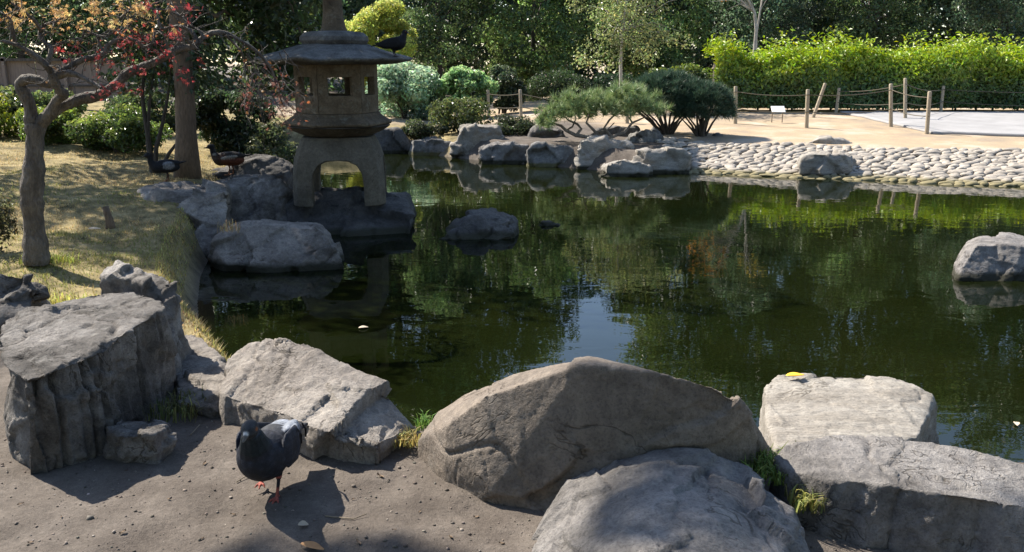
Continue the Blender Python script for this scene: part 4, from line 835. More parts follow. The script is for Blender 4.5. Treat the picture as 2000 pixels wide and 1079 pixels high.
# ------------------------------------------------------------------ Japanese maple
def maple():
    D = 6.15; p0 = Q(72, 503, D); root = empty('maple_tree', (p0.x, D, gz(p0.x, D))); tag(root, 'small gnarled maple with sparse red leaves on the left bank', 'maple tree'); b0 = root.location
    s = D / F_PX; R = random.Random(6); mb = MB()
    L = lambda px, py, dd=0.0: Q(px, py, D + dd) - b0
    def br(pp, r0, r1, n=9, cap=False, dd0=0.0, dd1=0.0):
        k = len(pp) - 1; pts = []; rad = []
        for i in range(k):
            for j in range(4):
                t = (i + j / 4) / k; a = pp[max(0, i - 1)]; b = pp[i]; c = pp[i + 1]; d = pp[min(k, i + 2)]; u = j / 4
                cr = lambda q: .5 * ((2 * b[q]) + (-a[q] + c[q]) * u + (2 * a[q] - 5 * b[q] + 4 * c[q] - d[q]) * u * u + (-a[q] + 3 * b[q] - 3 * c[q] + d[q]) * u ** 3)
                pts.append(L(cr(0), cr(1), dd0 + (dd1 - dd0) * t)); rad.append((r0 + (r1 - r0) * t) * s * (1 + .12 * math.sin(i * 2.1 + j)))
        pts.append(L(*pp[-1], dd1)); rad.append(r1 * s); mb.tube(pts, rad, n, cap, .06, R); return pts
    br([(72, 515), (70, 480), (66, 430), (62, 385), (66, 330), (68, 280), (70, 240)], 23, 17, 14)
    br([(76, 514), (82, 500), (92, 503)], 14, 5); br([(60, 514), (52, 504), (46, 506)], 12, 5); br([(64, 400), (52, 402), (44, 408)], 12, 6, cap=True)
    ends = []
    def add(pp, r0, r1, dd0=0, dd1=0, n=8): ends.append((br(pp, r0, r1, n, False, dd0, dd1), r1))
    br([(66, 262), (62, 235), (58, 205), (48, 185), (41, 172), (40, 163), (52, 155), (75, 157), (95, 166), (108, 153)], 14, 7, 10, dd0=0, dd1=-.1)
    add([(106, 156), (118, 140), (138, 129), (160, 117), (185, 112), (203, 104), (212, 88), (238, 77), (265, 80), (281, 92), (298, 84), (302, 58)], 7, 2, -.1, .1)
    br([(74, 245), (98, 220), (110, 197), (125, 184), (116, 176), (108, 160)], 11, 8, 9, dd1=-.1); add([(110, 170), (104, 152), (97, 138), (86, 124), (62, 105), (36, 90), (4, 80)], 9, 3, -.1, -.3)
    add([(92, 128), (100, 100), (97, 90), (80, 76), (79, 58), (90, 48), (112, 42), (130, 25)], 5, 2, -.1, .1); add([(80, 60), (70, 44), (55, 30), (38, 18), (20, 5)], 4, 1.6, 0, -.2); add([(30, 87), (25, 62), (20, 38), (5, 28)], 4, 2, -.2, -.3)
    br([(72, 250), (100, 221), (130, 205), (160, 193), (195, 186), (230, 162), (250, 143), (280, 131), (310, 118), (332, 104), (352, 96), (382, 92)], 12, 6.5, 10, dd1=.2)
    add([(380, 93), (384, 84), (400, 72), (420, 64), (442, 66), (470, 80), (500, 100), (525, 128), (540, 162), (551, 205)], 7, 1.6, .2, .5)
    add([(108, 150), (136, 143), (160, 151), (180, 162), (198, 172)], 7, 3, -.1, -.2); add([(386, 86), (372, 60), (345, 52), (316, 56), (306, 30), (295, 12)], 5, 1.5, .2, .3)
    add([(202, 102), (192, 75), (212, 60), (236, 35), (262, 17), (300, 18), (330, 22), (356, 34)], 2.6, 1.2, 0, .2); add([(250, 28), (252, 50)], 2, 1); add([(165, 58), (200, 72), (225, 60), (245, 32)], 2.2, 1.2); add([(165, 60), (158, 80), (152, 92)], 2, 1)
    add([(400, 78), (388, 60), (372, 50), (350, 30), (340, 20)], 3, 1.2, .2, .3); add([(384, 96), (362, 78), (350, 72)], 3, 1.2, .2, .1); add([(440, 68), (470, 100), (480, 130), (495, 150)], 3, 1, .3, .5); add([(310, 118), (325, 100), (322, 75), (310, 55)], 2.4, 1, .1, .1)
    tips = []
    for pts, r1 in ends:                                     # fine twigs
        n = len(pts)
        for k in range(max(8, int(n * .6))):
            i = R.randrange(n // 4, n); p = pts[i]; d = Vector((R.gauss(0, 1), R.gauss(0, .7), R.gauss(.15, .8))).normalized(); q = p; path = [p]
            for st in range(4):
                d = (d + Vector((R.gauss(0, .45), R.gauss(0, .4), R.gauss(-.08, .4)))).normalized(); q = q + d * R.uniform(.035, .075); path.append(q)
            mb.tube(path, [.0045, .0035, .003, .0022, .0015], 5, False); tips += path[1:]
    for k in range(46):                                      # drooping twigs at the right-hand end
        p = L(R.uniform(470, 560), R.uniform(95, 190), R.uniform(.2, .7)); path = [p]; d = Vector((R.uniform(-.2, .7), R.gauss(0, .3), R.uniform(-1, -.3))).normalized()
        for st in range(6): d = (d + Vector((R.gauss(.05, .25), R.gauss(0, .2), R.gauss(-.05, .2)))).normalized(); path.append(path[-1] + d * R.uniform(.04, .07))
        mb.tube(path, [.004, .0035, .003, .0025, .002, .0015, .001], 4, False); tips += path[3:]
    link('trunk', mb.mesh('trunk', True), M['bark_maple'], root)
    rng = np.random.default_rng(66)
    def star(C, size, col, droop=.6):                         # lacy five-fingered leaves
        n = len(C); nr = rng.normal(size=(n, 3)) * .8 + np.array([0, -.3, .8]); nr /= np.linalg.norm(nr, axis=1, keepdims=True); t = rng.normal(size=(n, 3)); t[:, 2] -= droop; t -= nr * (t * nr).sum(1, keepdims=True); t /= np.linalg.norm(t, axis=1, keepdims=True); b = np.cross(nr, t)
        Vs = []; Fs = []; Cs = []; k0 = 0
        for a, ln in [(-1.25, .55), (-.62, .85), (0, 1), (.62, .85), (1.25, .55)]:
            dd = t * math.cos(a) + b * math.sin(a); pb = -t * math.sin(a) + b * math.cos(a); S_ = (size * ln)[:, None]
            V = np.stack([C, C + dd * S_ * .45 + pb * S_ * .10, C + dd * S_ - nr * S_ * .15, C + dd * S_ * .45 - pb * S_ * .10], 1).reshape(-1, 3); Vs.append(V); Fs.append(np.arange(n * 4).reshape(n, 4) + k0); Cs.append(np.repeat(col, 4, 0)); k0 += len(V)
        return np.concatenate(Vs), np.concatenate(Fs), np.concatenate(Cs)
    A = []
    def cluster(px, py, w, h, n, base, size, dd=0.0):
        C = np.array([L(px + R.gauss(0, .5) * w, py + R.gauss(0, .5) * h, dd + R.gauss(0, .12)) for _ in range(n)]); A.append((C, size * rng.uniform(.7, 1.2, n), colvar(n, base, rng, .3)))
    red = (.20, .05, .05); org = (.36, .25, .12); brn = (.12, .055, .045)
    for c in [(145, 99, 22), (120, 110, 14), (245, 84, 26), (262, 64, 22), (250, 98, 20), (312, 92, 22), (330, 64, 20), (195, 118, 18), (222, 114, 22), (270, 120, 18), (212, 176, 34), (240, 168, 34), (284, 156, 26), (356, 142, 20), (392, 160, 22), (380, 20, 18), (310, 12, 16), (350, 64, 18), (268, 78, 18), (300, 96, 18), (206, 168, 22), (262, 160, 26)]:
        cluster(c[0], c[1], c[2], c[2] * .8, 22, red, .029, R.uniform(-.1, .15))
    for c in [(20, 12), (60, 18), (100, 14), (140, 12), (180, 20), (220, 12), (250, 22), (30, 35), (80, 30), (130, 30), (10, -10), (90, -15), (170, -15), (230, -15), (285, 15), (275, 42), (290, 32)]:
        cluster(c[0], c[1], 55, 22, 30, org, .034, R.uniform(-.3, .3))
    for c in [(545, 170), (560, 200), (555, 230), (535, 150), (575, 215), (540, 205), (470, 175), (485, 185)]: cluster(c[0], c[1], 26, 26, 26, brn, .032, .45)
    tp = [tips[i] for i in rng.choice(len(tips), 150)]; A.append((np.array(tp), .03 * rng.uniform(.7, 1.2, 150), colvar(150, (.25, .12, .06), rng, .3)))
    T = np.array([tuple(t) for t in tips]); A2 = []
    for C, sz, col in A:
        nn = T[((C[:, None] - T[None]) ** 2).sum(-1).argmin(1)]; A2.append((C * .35 + nn * .65 + rng.normal(0, .012, C.shape), sz, col))
    A = A2
    Vs, Fs, Cs = [], [], []; k0 = 0
    for C, sz, col in A:
        V, F, cc = star(C, sz, col); Vs.append(V); Fs.append(F + k0); Cs.append(cc); k0 += len(V)
    link('crown', mesh_np('crown', np.concatenate(Vs), np.concatenate(Fs), np.concatenate(Cs), False), M['leaf_thin'], root)
maple()

# cut stump on the lawn
sp = P(214, 432, .47); mb = MB(); mb.tube([(0, 0, -.05), (.005, 0, .05), (-.01, .0, .14), (-.03, .01, .20)], [.05, .038, .032, .03], 10, True, .08, random.Random(2))
o = link('cut_stump', mb.mesh('cut_stump', True), M['bark_brown'], loc=(sp.x, sp.y, gz(sp.x, sp.y))); tag(o, 'short leaning cut stem on the dry lawn', 'stump')

# ------------------------------------------------------------------ wooden fence at the far left
D = 19.0; fr = empty('wooden_fence', (WX(110, D), D, .6)); tag(fr, 'brown wooden screen fence behind the shrubs at the far left', 'fence'); fb = fr.location
zt = Q(100, 119, D).z; zl = gz(fb.x, D) + .05
edges = [-260, -200, -140, -82, -24, 35, 92, 150, 208, 266]
for a, b in zip(edges[:-1], edges[1:]):
    xa, xb = WX(a, D) + .012, WX(b, D) - .012; mb = MB(); mb.box(((xa + xb) / 2 - fb.x, .004 * ((a // 7) % 3), (zl + zt) / 2 - fb.z), ((xb - xa) / 2, .012, (zt - zl) / 2)); link('panel', mb.mesh('panel'), M['wood_fence'], fr)
for a in edges[1::2]: mb = MB(); mb.box((WX(a, D) - fb.x, -.055, (zl + zt) / 2 - fb.z + .02), (.035, .035, (zt - zl) / 2 + .06)); link('post', mb.mesh('post'), M['wood_fence'], fr)
for zz, th in ((zt + .02, .03), ((zl + zt) / 2 - .1, .02)): mb = MB(); mb.box(((WX(-260, D) + WX(266, D)) / 2 - fb.x, -.045 if th > .025 else -.032, zz - fb.z), ((WX(266, D) - WX(-260, D)) / 2, .045 if th > .025 else .018, th)); link('rail', mb.mesh('rail'), M['wood_dark'], fr)

# ------------------------------------------------------------------ posts and ropes
posts = [('thin post half hidden by the pale blue-green shrub', 838, 172, 214, 838), ('short pale post left of the clipped mound', 953, 176, 231, 955), ('pale post in front of the clipped mound', 1016, 175, 234, 1018), ('post at the foot of the slim staked tree', 1224, 198, 241, 1225),
         ('lone post right of the dark pine bush', 1437, 169, 242, 1436), ('tall round post right of the white sign', 1578, 175, 250, 1575), ('post leaning to the right beside the tall round post', 1612, 163, 230, 1588), ('short straight post in front of the hedge', 1639, 172, 221, 1633),
         ('dark upright post at the edge of the sand', 1740, 164, 248, 1740), ('tall thin post close to the hedge', 1768, 153, 235, 1768), ('nearest post, leaning slightly, beside the pale path', 1816, 179, 262, 1810), ('post at the far side of the pale path', 1843, 168, 221, 1837)]
PT = {}
for i, (lab, px, pt, pb, pxb) in enumerate(posts):
    b = hit(pxb, pb); b.z = gz(b.x, b.y); t = Q(px, pt, b.y); R = random.Random(i); v = t - b; r = .042 if pb > 240 else .04
    mb = MB(); mb.tube([v * k for k in (-.06, .0, .25, .5, .75, .985, 1.0)], [r, r * 1.04, r, r * .98, r * .96, r * .95, r * .8], 12, True, .03, R)
    o = link('wooden_post', mb.mesh('wooden_post', True), M['wood_post'], loc=b); tag(o, lab, 'post', 'rope fence posts on the far bank'); PT[i] = (b, v)
def rope(label, seq, hs):
    mb = MB(); pts = []
    for a, b in zip(seq[:-1], seq[1:]):
        pa = a[0] + a[1] * hs if isinstance(a, tuple) else a; pb = b[0] + b[1] * hs if isinstance(b, tuple) else b
        for k in range(9): t = k / 8; p = pa.lerp(pb, t); p.z -= .12 * 4 * t * (1 - t) * min(1, (pb - pa).length / 4); pts.append(p + Vector((0, -.045, 0)))
    o0 = pts[0].copy(); mb.tube([p - o0 for p in pts], .009, 6); o = link('fence_rope', mb.mesh('fence_rope', True), M['rope'], loc=o0); tag(o, label, 'rope', 'ropes of the bank fence')
end1 = (PT[11][0] + Vector((5.0, -1.0, 0)), Vector((0, 0, .85)))
for h, nm in ((.86, 'upper'), (.42, 'lower')):
    rope(f'{nm} rope between the nearest posts along the sandy bank', [PT[4], PT[5], PT[8], PT[10]], h); rope(f'{nm} rope along the posts in front of the hedge', [PT[7], PT[9], PT[11], end1], h); rope(f'{nm} rope along the posts by the clipped mound', [PT[0], PT[1], PT[2], PT[3], PT[4]], h)

# white sign
sp = hit(1518, 240); gzs = gz(sp.x, sp.y); sg = empty('white_sign', (sp.x, sp.y, gzs)); tag(sg, 'small blank white sign on two thin legs on the sandy bank', 'sign')
s = sp.y / F_PX; mb = MB(); mb.box((0, 0, 0), (.155, .012, .10)); bo = link('board', bevel_mesh(mb.mesh('board'), .006), M['sign_white'], sg, (0, 0, .30)); bo.rotation_euler = (math.radians(-48), 0, 0)
for sx in (-.12, .12): mb = MB(); mb.tube([(0, 0, -.05), (0, 0, .28)], .011, 8); link('leg', mb.mesh('leg'), M['sign_leg'], sg, (sx, .03, 0))

# ------------------------------------------------------------------ birds
def ellipsoid(c, r, pitch=0, n=20, yaw=0):
    V = []; F = []
    for i in range(n + 1):
        th = math.pi * i / n
        for j in range(n * 2):
            ph = math.pi * j / n; V.append((r[0] * math.cos(th), r[1] * math.sin(th) * math.cos(ph), r[2] * math.sin(th) * math.sin(ph)))
    for i in range(n):
        for j in range(n * 2): F.append((i * 2 * n + j, i * 2 * n + (j + 1) % (2 * n), (i + 1) * 2 * n + (j + 1) % (2 * n), (i + 1) * 2 * n + j))
    m = Matrix.Rotation(yaw, 3, 'Z') @ Matrix.Rotation(-pitch, 3, 'Y'); return [m @ Vector(v) + Vector(c) for v in V], F
def bird(name, label, loc, yaw, scale, prims, vox, cat, smooth=3, fine=None):
    """prims: (kind, data, colour); merged into one continuous body"""
    allmb = MB(); kd_pts = []; kd_cols = []
    for kind, d, col in prims:
        mb = MB()
        if kind == 'e': v, f = ellipsoid(*d); mb.add(v, f)
        elif kind == 't': mb.tube(d[0], d[1], 12)
        elif kind == 'b': mb.add(d[0], d[1])
        allmb.add(mb.v, mb.f); kd_pts += [Vector(v) for v in mb.v]; kd_cols += [col] * len(mb.v)
    me = allmb.mesh('t'); o = bpy.data.objects.new('t', me); COL.objects.link(o); md = o.modifiers.new('r', 'REMESH'); md.mode = 'VOXEL'; md.voxel_size = vox
    sm = o.modifiers.new('s', 'SMOOTH'); sm.factor = .5; sm.iterations = smooth
    dg = bpy.context.evaluated_depsgraph_get(); m2 = bpy.data.meshes.new_from_object(o.evaluated_get(dg)); bpy.data.objects.remove(o)
    kd = kdtree.KDTree(len(kd_pts))
    for i, p in enumerate(kd_pts): kd.insert(p, i)
    kd.balance(); cols = np.ones((len(m2.vertices), 4), np.float32)
    for i, v in enumerate(m2.vertices): cols[i, :3] = kd_cols[kd.find(v.co)[1]]
    e = np.empty(len(m2.edges) * 2, np.int32); m2.edges.foreach_get('vertices', e); e = e.reshape(-1, 2)   # soften the colour borders a little
    for _ in range(2):
        acc = cols.copy(); cnt = np.ones((len(cols), 1)); np.add.at(acc, e[:, 0], cols[e[:, 1]]); np.add.at(acc, e[:, 1], cols[e[:, 0]]); np.add.at(cnt, e[:, 0], 1); np.add.at(cnt, e[:, 1], 1); cols = (acc / cnt).astype(np.float32)
    a = m2.color_attributes.new('Col', 'FLOAT_COLOR', 'POINT'); a.data.foreach_set('color', cols.ravel()); m2.polygons.foreach_set('use_smooth', np.full(len(m2.polygons), True)); m2.materials.clear(); m2.name = name
    ob = link(name, m2, M['plumage'], loc=loc); ob.rotation_euler = (0, 0, yaw); ob.scale = (scale,) * 3; tag(ob, label, cat); return ob
def leg_prims(hip, foot, col_th, col, toe=.032, r=.0042, yaw=0.0):
    hip = Vector(hip); foot = Vector(foot); knee = hip.lerp(foot, .42) + Vector((-.012, 0, 0)); P_ = [('t', ([hip, knee], [.017, .0075]), col_th), ('t', ([knee, foot + Vector((0, 0, .006))], [r * 1.25, r]), col)]
    for a, l in ((0, 1), (.55, .85), (-.55, .85), (math.pi, .55)):
        d = Vector((math.cos(a + yaw), math.sin(a + yaw), 0)); P_.append(('t', ([foot + Vector((0, 0, .006)), foot + d * toe * l * .6 + Vector((0, 0, .0065)), foot + d * toe * l + Vector((0, 0, .002))], [r, r * .85, r * .45]), col))
    return P_
def wing(side, col, tipcol, z=.15):
    v = []; f = []; prof = [(.045, .000, .030), (.02, .012, .05), (-.04, .014, .052), (-.09, .012, .042), (-.14, .008, .026), (-.185, .005, .010)]
    n = 12
    for (x, w, h) in prof:
        yy = side * (.056 + .006 - max(0, -x - .05) * .22)
        for k in range(n):
            a = 2 * math.pi * k / n; v.append(Vector((x, yy + w * math.cos(a), z - .012 + (x * .12) + h * math.sin(a))))
    for i in range(len(prof) - 1):
        for k in range(n): f.append((i * n + k, i * n + (k + 1) % n, (i + 1) * n + (k + 1) % n, (i + 1) * n + k))
    f.append(tuple(reversed(range(n)))); f.append(tuple((len(prof) - 1) * n + k for k in range(n))); return (v, f)
def pigeon_prims(body, neck, head, wingc, tail, rump, legs, feet, patch=None):
    pr = [('e', ((.025, 0, .128), (.088, .064, .066), .35), body), ('e', ((-.055, 0, .125), (.105, .055, .048), .10), rump),
          ('t', ([(.055, 0, .145), (.082, 0, .185), (.094, 0, .222)], [.055, .037, .025]), neck), ('e', ((.102, 0, .236), (.028, .0215, .0225), -.1), head),
          ('t', ([(.122, 0, .233), (.136, 0, .229), (.150, 0, .222)], [.009, .0065, .0025]), (.10, .09, .08)), ('e', ((.128, 0, .2365), (.007, .006, .0045), 0, 8), (.7, .68, .65)),
          ('e', ((.108, .0190, .240), (.0036, .003, .0036), 0, 8), (.22, .07, .02)), ('e', ((.108, -.0190, .240), (.0036, .003, .0036), 0, 8), (.22, .07, .02)),
          ('b', ([(-.10, -.034, .120), (-.10, .034, .120), (-.235, .04, .098), (-.235, -.04, .098), (-.10, -.034, .136), (-.10, .034, .136), (-.235, .04, .106), (-.235, -.04, .106)], [(0, 1, 2, 3), (4, 7, 6, 5), (0, 4, 5, 1), (1, 5, 6, 2), (2, 6, 7, 3), (3, 7, 4, 0)]), tail),
          ('b', wing(1, wingc, tail), wingc), ('b', wing(-1, wingc, tail), wingc)]
    if patch: pr.append(('e', ((-.085, .040, .162), (.040, .016, .012), .05, 12), patch)); pr.append(('e', ((-.11, .005, .154), (.035, .028, .012), .15, 12), patch))
    if patch:
        for sd in (1, -1):
            for bx in (-.045, -.085): pr.append(('t', ([(bx, sd * .0705, .172), (bx - .02, sd * .073, .145), (bx - .025, sd * .071, .118)], [.003, .0035, .0025]), (.008, .008, .010)))
    for l in legs: pr += leg_prims(*l[:2], body, feet, yaw=l[2] if len(l) > 2 else 0)
    return pr
foot_r = P(541, 968, .39); pg = gz(foot_r.x, foot_r.y)
yaw = math.atan2(-1.0, -.06)
fwd = Vector((math.cos(yaw), math.sin(yaw), 0)); lft = Vector((-fwd.y, fwd.x, 0)); psc = 1.36
org = Vector((foot_r.x, foot_r.y, 0)) - lft * .026 * psc - fwd * .02 * psc
slate = (.020, .022, .031)
bird('pigeon', 'dark slate pigeon with pink feet walking on the soil', (org.x, org.y, gz(org.x, org.y) - .002), yaw, psc,
     pigeon_prims(slate, (.014, .019, .022), (.034, .037, .042), (.026, .029, .042), (.018, .02, .026), (.03, .033, .04), [((.0, .026, .085), (.022, .026, 0), -.1), ((-.01, -.028, .085), (-.035, -.034, .012), .1)], (.36, .095, .07), patch=(.24, .26, .30)), .0021, 'pigeon')
rp = Q(772, 108, 9.75); black = (.008, .008, .010)
bird('perched_bird', 'black bird perched on the right eave of the lantern roof', (rp.x, rp.y, rp.z - .02), math.radians(8), 1.12,
     pigeon_prims(black, black, black, black, black, black, [((.0, .022, .085), (.01, .022, .0)), ((-.01, -.022, .085), (-.005, -.022, .0))], (.03, .02, .02)), .0035, 'bird', 2)
def duck_prims(back, flank, breast, head, white, bill, legc):
    return [('e', ((0, 0, .20), (.19, .095, .085), .06), flank), ('e', ((-.03, 0, .245), (.17, .085, .055), .02), back), ('e', ((.11, 0, .20), (.09, .08, .08), .3), breast),
            ('t', ([(.15, 0, .22), (.19, 0, .29), (.195, 0, .345)], [.06, .038, .033]), head), ('e', ((.21, 0, .365), (.05, .036, .036), 0), head), ('e', ((.272, 0, .352), (.034, .017, .008), -.15, 12), bill),
            ('b', ([(-.15, -.05, .22), (-.15, .05, .22), (-.28, .03, .255), (-.28, -.03, .255), (-.15, -.05, .25), (-.15, .05, .25), (-.28, .03, .265), (-.28, -.03, .265)], [(0, 1, 2, 3), (4, 7, 6, 5), (0, 4, 5, 1), (1, 5, 6, 2), (2, 6, 7, 3), (3, 7, 4, 0)]), back),
            ('e', ((-.02, .088, .235), (.11, .012, .018), -.12, 12), white), ('e', ((-.02, -.088, .235), (.11, .012, .018), -.12, 12), white), ('e', ((.15, 0, .255), (.045, .045, .01), .6, 12), white)] + \
           leg_prims((.0, .045, .14), (.02, .045, 0), flank, legc, .06, .008) + leg_prims((-.02, -.045, .14), (-.03, -.045, 0), flank, legc, .06, .008)
dp = Q(450, 342, 10.95); bird('duck', 'brown duck with chestnut flank standing in the shade left of the lantern', (dp.x, dp.y, dp.z), math.radians(190), 1.0, duck_prims((.025, .02, .018), (.11, .035, .018), (.05, .03, .02), (.012, .012, .014), (.30, .28, .25), (.05, .04, .03), (.25, .10, .04)), .007, 'duck', 3)
dp = P(326, 352, .55); bird('duck', 'black duck with a white side patch beside the foot of the big trunk', (dp.x, dp.y, gz(dp.x, dp.y)), math.radians(215), .85, duck_prims((.012, .012, .014), (.014, .014, .016), (.014, .014, .016), (.012, .012, .014), (.012, .012, .014), (.06, .05, .03), (.2, .08, .04)) + [('e', ((-.02, .082, .225), (.075, .022, .05), 0, 14), (.22, .22, .23)), ('e', ((-.02, -.082, .225), (.075, .022, .05), 0, 14), (.22, .22, .23))], .007, 'duck', 3)

# ------------------------------------------------------------------ grass, litter
rng = np.random.default_rng(90)
def blades(n, xy, hmin, hmax, base, wid, v=.3, lean=.6):
    x, y = xy[:, 0], xy[:, 1]; z = ground_z(x, y); a = rng.uniform(0, 2 * math.pi, n); h = rng.uniform(hmin, hmax, n); d = np.stack([np.cos(a), np.sin(a), np.zeros(n)], -1); b = np.stack([-np.sin(a), np.cos(a), np.zeros(n)], -1)
    c = np.stack([x, y, z - .004], -1); t = c + d * (h * rng.uniform(0, lean, n))[:, None] + np.array([0, 0, 1]) * h[:, None]
    V = np.stack([c - b * wid / 2, c + b * wid / 2, t], 1).reshape(-1, 3); return V, np.arange(n * 3).reshape(-1, 3), np.repeat(colvar(n, base, rng, v), 3, axis=0)
pts = np.stack([rng.uniform(-9, -1.2, 400000), rng.uniform(4.3, 14, 400000)], -1); pts = pts[rng.random(len(pts)) < (4.6 / np.maximum(pts[:, 1], 4.6)) ** 1.3]; pts = pts[np.abs(pts[:, 0] / pts[:, 1]) < .68]
lw, _ = zones(pts[:, 0], pts[:, 1]); dsh = pond_sd(pts[:, 0], pts[:, 1]); den = .5 + .5 * fbm(np.stack([pts[:, 0], pts[:, 1], np.zeros(len(pts))], -1) * 2.2, 4, 3)
keep = (rng.random(len(pts)) < lw * np.clip(den * 1.3, .1, 1)) & (dsh > .2); pts = pts[keep][:150000]
V, F, cc = blades(len(pts), pts, .012, .042, (.31, .24, .12), .007, .35, 1.6)
gr = fbm(np.stack([pts[:, 0], pts[:, 1], np.zeros(len(pts))], -1) * .9, 14, 3); w = np.clip(gr * 1.3 - .05, 0, .8)[:, None]; cc = cc * (1 - np.repeat(w, 3, 0)) + np.repeat(colvar(len(pts), (.15, .17, .05), rng, .3) * w, 3, 0)
o = link('dry_grass', mesh_np('dry_grass', V, F, cc, False), M['grass']); tag(o, 'short dry straw-coloured grass of the left lawn', 'grass', kind='stuff')
# longer grass along the lawn edge above the water
q = np.stack([rng.uniform(-4, -1.2, 60000), rng.uniform(4.2, 9, 60000)], -1); dsh = pond_sd(q[:, 0], q[:, 1]); q = q[(dsh > .14) & (dsh < .32)][:2600]
V, F, cc = blades(len(q), q, .015, .045, (.30, .27, .10), .007, .35, 1.4); o = link('bank_grass', mesh_np('bank_grass', V, F, cc, False), M['grass']); tag(o, 'longer yellowish grass hanging over the left pond edge', 'grass', kind='stuff')
def tuft(label, px, py, z, spread, n, hmin, hmax, base, seed, dirx=0.0, broad=.006):
    R = np.random.default_rng(seed); c = P(px, py, z); V = []; F = []
    for i in range(n):
        x, y = np.clip(R.normal(0, 1, 2), -1.5, 1.5) * np.array(spread); h = R.uniform(hmin, hmax); a = R.uniform(0, 6.28); d = np.array([math.cos(a) + dirx, math.sin(a), 0]) * R.uniform(.2, .9) * h; b = np.array([-math.sin(a), math.cos(a), 0]) * broad / 2; p = np.array([x, y, -.02]); k = len(V)
        m_ = p + d * .35 + np.array([0, 0, h * .65]); t = p + d + np.array([0, 0, h * R.uniform(.6, 1)]); V += [p - b, p + b, m_ + b * .8, m_ - b * .8, t]; F += [(k, k + 1, k + 2, k + 3), (k + 3, k + 2, k + 4)]
    me = bpy.data.meshes.new('grass_tuft'); me.from_pydata([tuple(v) for v in V], [], F); at = me.color_attributes.new('Col', 'FLOAT_COLOR', 'POINT'); col = np.ones((len(V), 4), np.float32); col[:, :3] = np.repeat(colvar(n, base, R, .35), 5, axis=0); at.data.foreach_set('color', col.ravel())
    o = link('grass_tuft', me, M['grass'], loc=c); tag(o, label, 'grass tuft', 'grass tufts between the rocks')
tuft('thick green grass growing between the front rock and the long slab', 1520, 915, .50, (.08, .06), 620, .03, .085, (.13, .18, .045), 1)
tuft('straw-tipped grass at the lower end of the gap beside the long slab', 1588, 975, .47, (.05, .04), 260, .04, .10, (.22, .23, .08), 2, .5)
tuft('thin green sprigs in the crevice above the front rock', 1390, 868, .54, (.10, .02), 110, .03, .07, (.07, .11, .03), 3)
tuft('dry yellow tuft between the boulder and the domed rock', 795, 858, .40, (.03, .03), 110, .03, .07, (.28, .23, .09), 4)
tuft('small green weed at the left tip of the domed rock', 828, 825, .42, (.02, .03), 60, .03, .07, (.10, .17, .04), 5)
tuft('shaded grass tuft at the foot of the tall rock', 350, 800, .40, (.07, .07), 170, .04, .11, (.12, .13, .05), 6)
tuft('green tuft at the foot of the maple trunk', 95, 508, .45, (.12, .06), 260, .04, .10, (.24, .26, .07), 7)
tuft('yellowish tuft at the foot of the edge rock', 120, 590, .42, (.10, .10), 200, .04, .10, (.30, .29, .09), 8)
tuft('dry stalks sprouting beside the boulder in front of the lantern', 450, 448, .42, (.06, .06), 60, .05, .14, (.2, .16, .09), 9)

tuft('faint green weeds among the cobbles left of the pale boulder', 1525, 297, .22, (.35, .16), 160, .03, .08, (.20, .22, .08), 10, broad=.012)
tuft('faint green weeds among the cobbles right of the pale boulder', 1722, 303, .22, (.25, .14), 110, .03, .08, (.20, .22, .08), 11, broad=.012)
# pebbles and crumbs on the soil: uncountable
n = 3800; px = rng.uniform(-2.2, 2.6, n); py = 2.15 + rng.random(n) ** 1.3 * 1.5; pz = ground_z(px, py); ok = pz > .33; px, py, pz = px[ok], py[ok], pz[ok]; n = len(px)
bm = bmesh.new(); bmesh.ops.create_icosphere(bm, subdivisions=1, radius=1); bV = np.array([v.co for v in bm.verts]); bF = np.array([[v.index for v in f.verts] for f in bm.faces]); bm.free()
sz = .0018 + .0045 * rng.random(n) ** 4; sz[rng.random(n) < .01] *= 2.0
V = (bV[None] * (1 + .25 * rng.normal(size=(n, len(bV), 1))) * np.stack([sz * rng.uniform(.8, 1.5, n), sz * rng.uniform(.8, 1.5, n), sz * .8], -1)[:, None] + np.stack([px, py, pz + sz * .3], -1)[:, None]).reshape(-1, 3)
F = (bF[None] + (np.arange(n) * len(bV))[:, None, None]).reshape(-1, 3); cc = np.repeat(colvar(n, (.14, .12, .10), rng, .4, .05), len(bV), axis=0)
o = link('pebbles', mesh_np('pebbles', V, F, cc), vcol_mat('pebble_stone', .9, .2, 60, .2)); tag(o, 'scattered small pebbles and crumbs on the bare soil', 'pebbles', kind='stuff')
def fallen_leaf(label, px, py, z, ln, w, yaw, mat, tilt=.1):
    p = P(px, py, z); mb = MB(); ks = 7; v = []; f = []
    for i in range(ks + 1):
        t = i / ks; ww = w * math.sin(math.pi * min(.97, t + .03)) ** .7; cz = .18 * ln * (t - .5) ** 2; v += [(ln * (t - .5), -ww / 2, cz + .012 * ww / w), (ln * (t - .5), 0, cz), (ln * (t - .5), ww / 2, cz + .012 * ww / w)]
        if i: a = (i - 1) * 3; f += [(a, a + 3, a + 4, a + 1), (a + 1, a + 4, a + 5, a + 2)]
    mb.add(v, f); o = link('fallen_leaf', mb.mesh('fallen_leaf', True), M[mat], loc=p); o.rotation_euler = (tilt, tilt * .5, yaw); tag(o, label, 'leaf', 'fallen leaves'); sdm = o.modifiers.new('t', 'SOLIDIFY'); sdm.thickness = .001
def on_ground(px, py): p = P(px, py, .4); z = gz(p.x, p.y); p = P(px, py, z); return gz(p.x, p.y)
fallen_leaf('curled orange-brown leaf at the bottom edge of the soil', 610, 1070, on_ground(610, 1070) + .006, .085, .03, -.35, 'leaf_orange')
fallen_leaf('curled grey-brown leaf just below the pigeon shadow', 592, 1026, on_ground(592, 1026) + .006, .035, .02, .4, 'leaf_pale', .4)
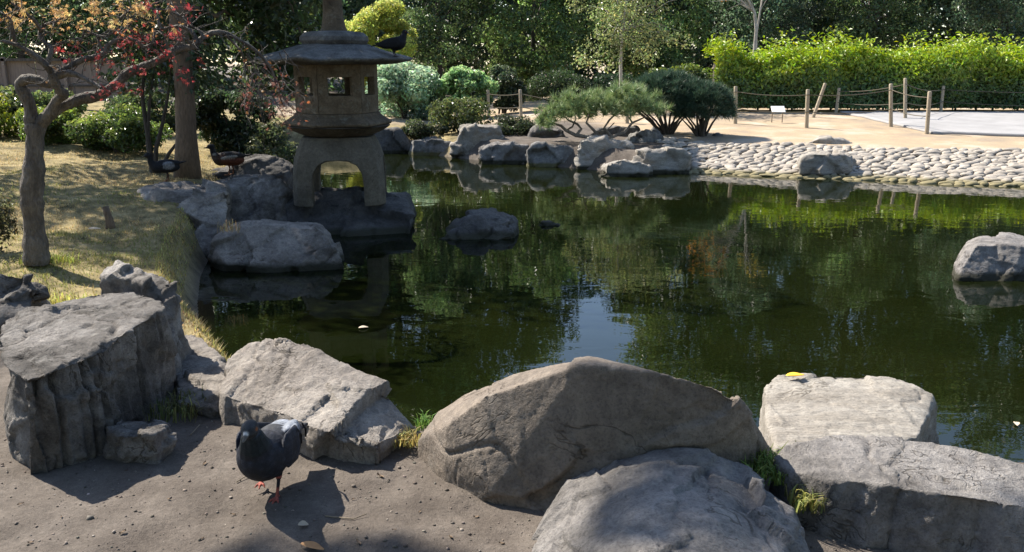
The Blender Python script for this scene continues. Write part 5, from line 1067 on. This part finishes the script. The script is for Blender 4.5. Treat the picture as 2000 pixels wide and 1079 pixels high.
fallen_leaf('bright yellow leaf on the back edge of the pale rock', 1553, 735, .47, .09, .04, .15, 'leaf_yellow', .02)
fallen_leaf('tan leaf floating on the dark water at left', 710, 641, .004, .07, .045, .3, 'leaf_pale', .0)
fallen_leaf('white petal floating at the right edge of the water', 1985, 829, .004, .05, .03, 1.2, 'leaf_pale', .0)
fallen_leaf('pale leaf lying on the lawn near the cut stump', 185, 448, .50, .10, .05, .7, 'leaf_pale', .2)
def twig(label, pp, r=.0022):
    pts = [P(px, py, on_ground(px, py) + .004 + dz) for px, py, dz in pp]; o0 = pts[0].copy(); mb = MB(); mb.tube([p - o0 for p in pts], [r, r * .9, r * .7][:len(pts)] if len(pts) <= 3 else r, 6); o = link('dry_twig', mb.mesh('dry_twig', True), M['twig'], loc=o0); tag(o, label, 'twig', 'dry twigs on the soil')
twig('bent pale twig right of the pigeon shadow', [(635, 1008, 0), (690, 1014, 0), (716, 1004, .005)])
twig('short twig standing at the foot of the shaded tuft', [(372, 850, 0), (390, 830, .02)])
twig('thin twig left of the pigeon feet', [(462, 942, 0), (480, 930, .004), (496, 927, .002)])

# scraps of leaf litter on the soil, too alike to tell apart
R = random.Random(12); scrap = None; spots = [(40, 985), (120, 1010), (240, 1040), (330, 975), (395, 1052), (455, 1005), (690, 975), (742, 930), (820, 1000), (880, 1050), (930, 1010), (980, 1062), (700, 1060), (400, 905), (60, 1060), (770, 1035)]
for (px, py) in spots:
    z = on_ground(px, py); p = P(px, py, z + .003)
    if scrap is None:
        ln, w = .020, .009; v = []; f = []
        for i in range(5):
            t = i / 4; ww = w * math.sin(math.pi * min(.95, t + .06)); v += [(ln * (t - .5), -ww / 2, .004 * (t - .5) ** 2 * 4 + .002), (ln * (t - .5), 0, 0), (ln * (t - .5), ww / 2, .003)]
            if i: a = (i - 1) * 3; f += [(a, a + 3, a + 4, a + 1), (a + 1, a + 4, a + 5, a + 2)]
        mb = MB(); mb.add(v, f); scrap = link('leaf_scrap', mb.mesh('leaf_scrap', True), plain_mat('dry_leaf_scrap', (.17, .115, .07), .8, .35)); o = scrap
    else: o = scrap.copy(); COL.objects.link(o)
    o.location = p; sc = R.uniform(.7, 1.5); o.scale = (sc, sc, sc); o.rotation_euler = (R.uniform(-.3, .3), R.uniform(-.3, .3), R.uniform(0, 6.28)); tag(o, 'tiny dry brown leaf scrap lying on the bare soil', 'leaf', 'leaf scraps on the soil')
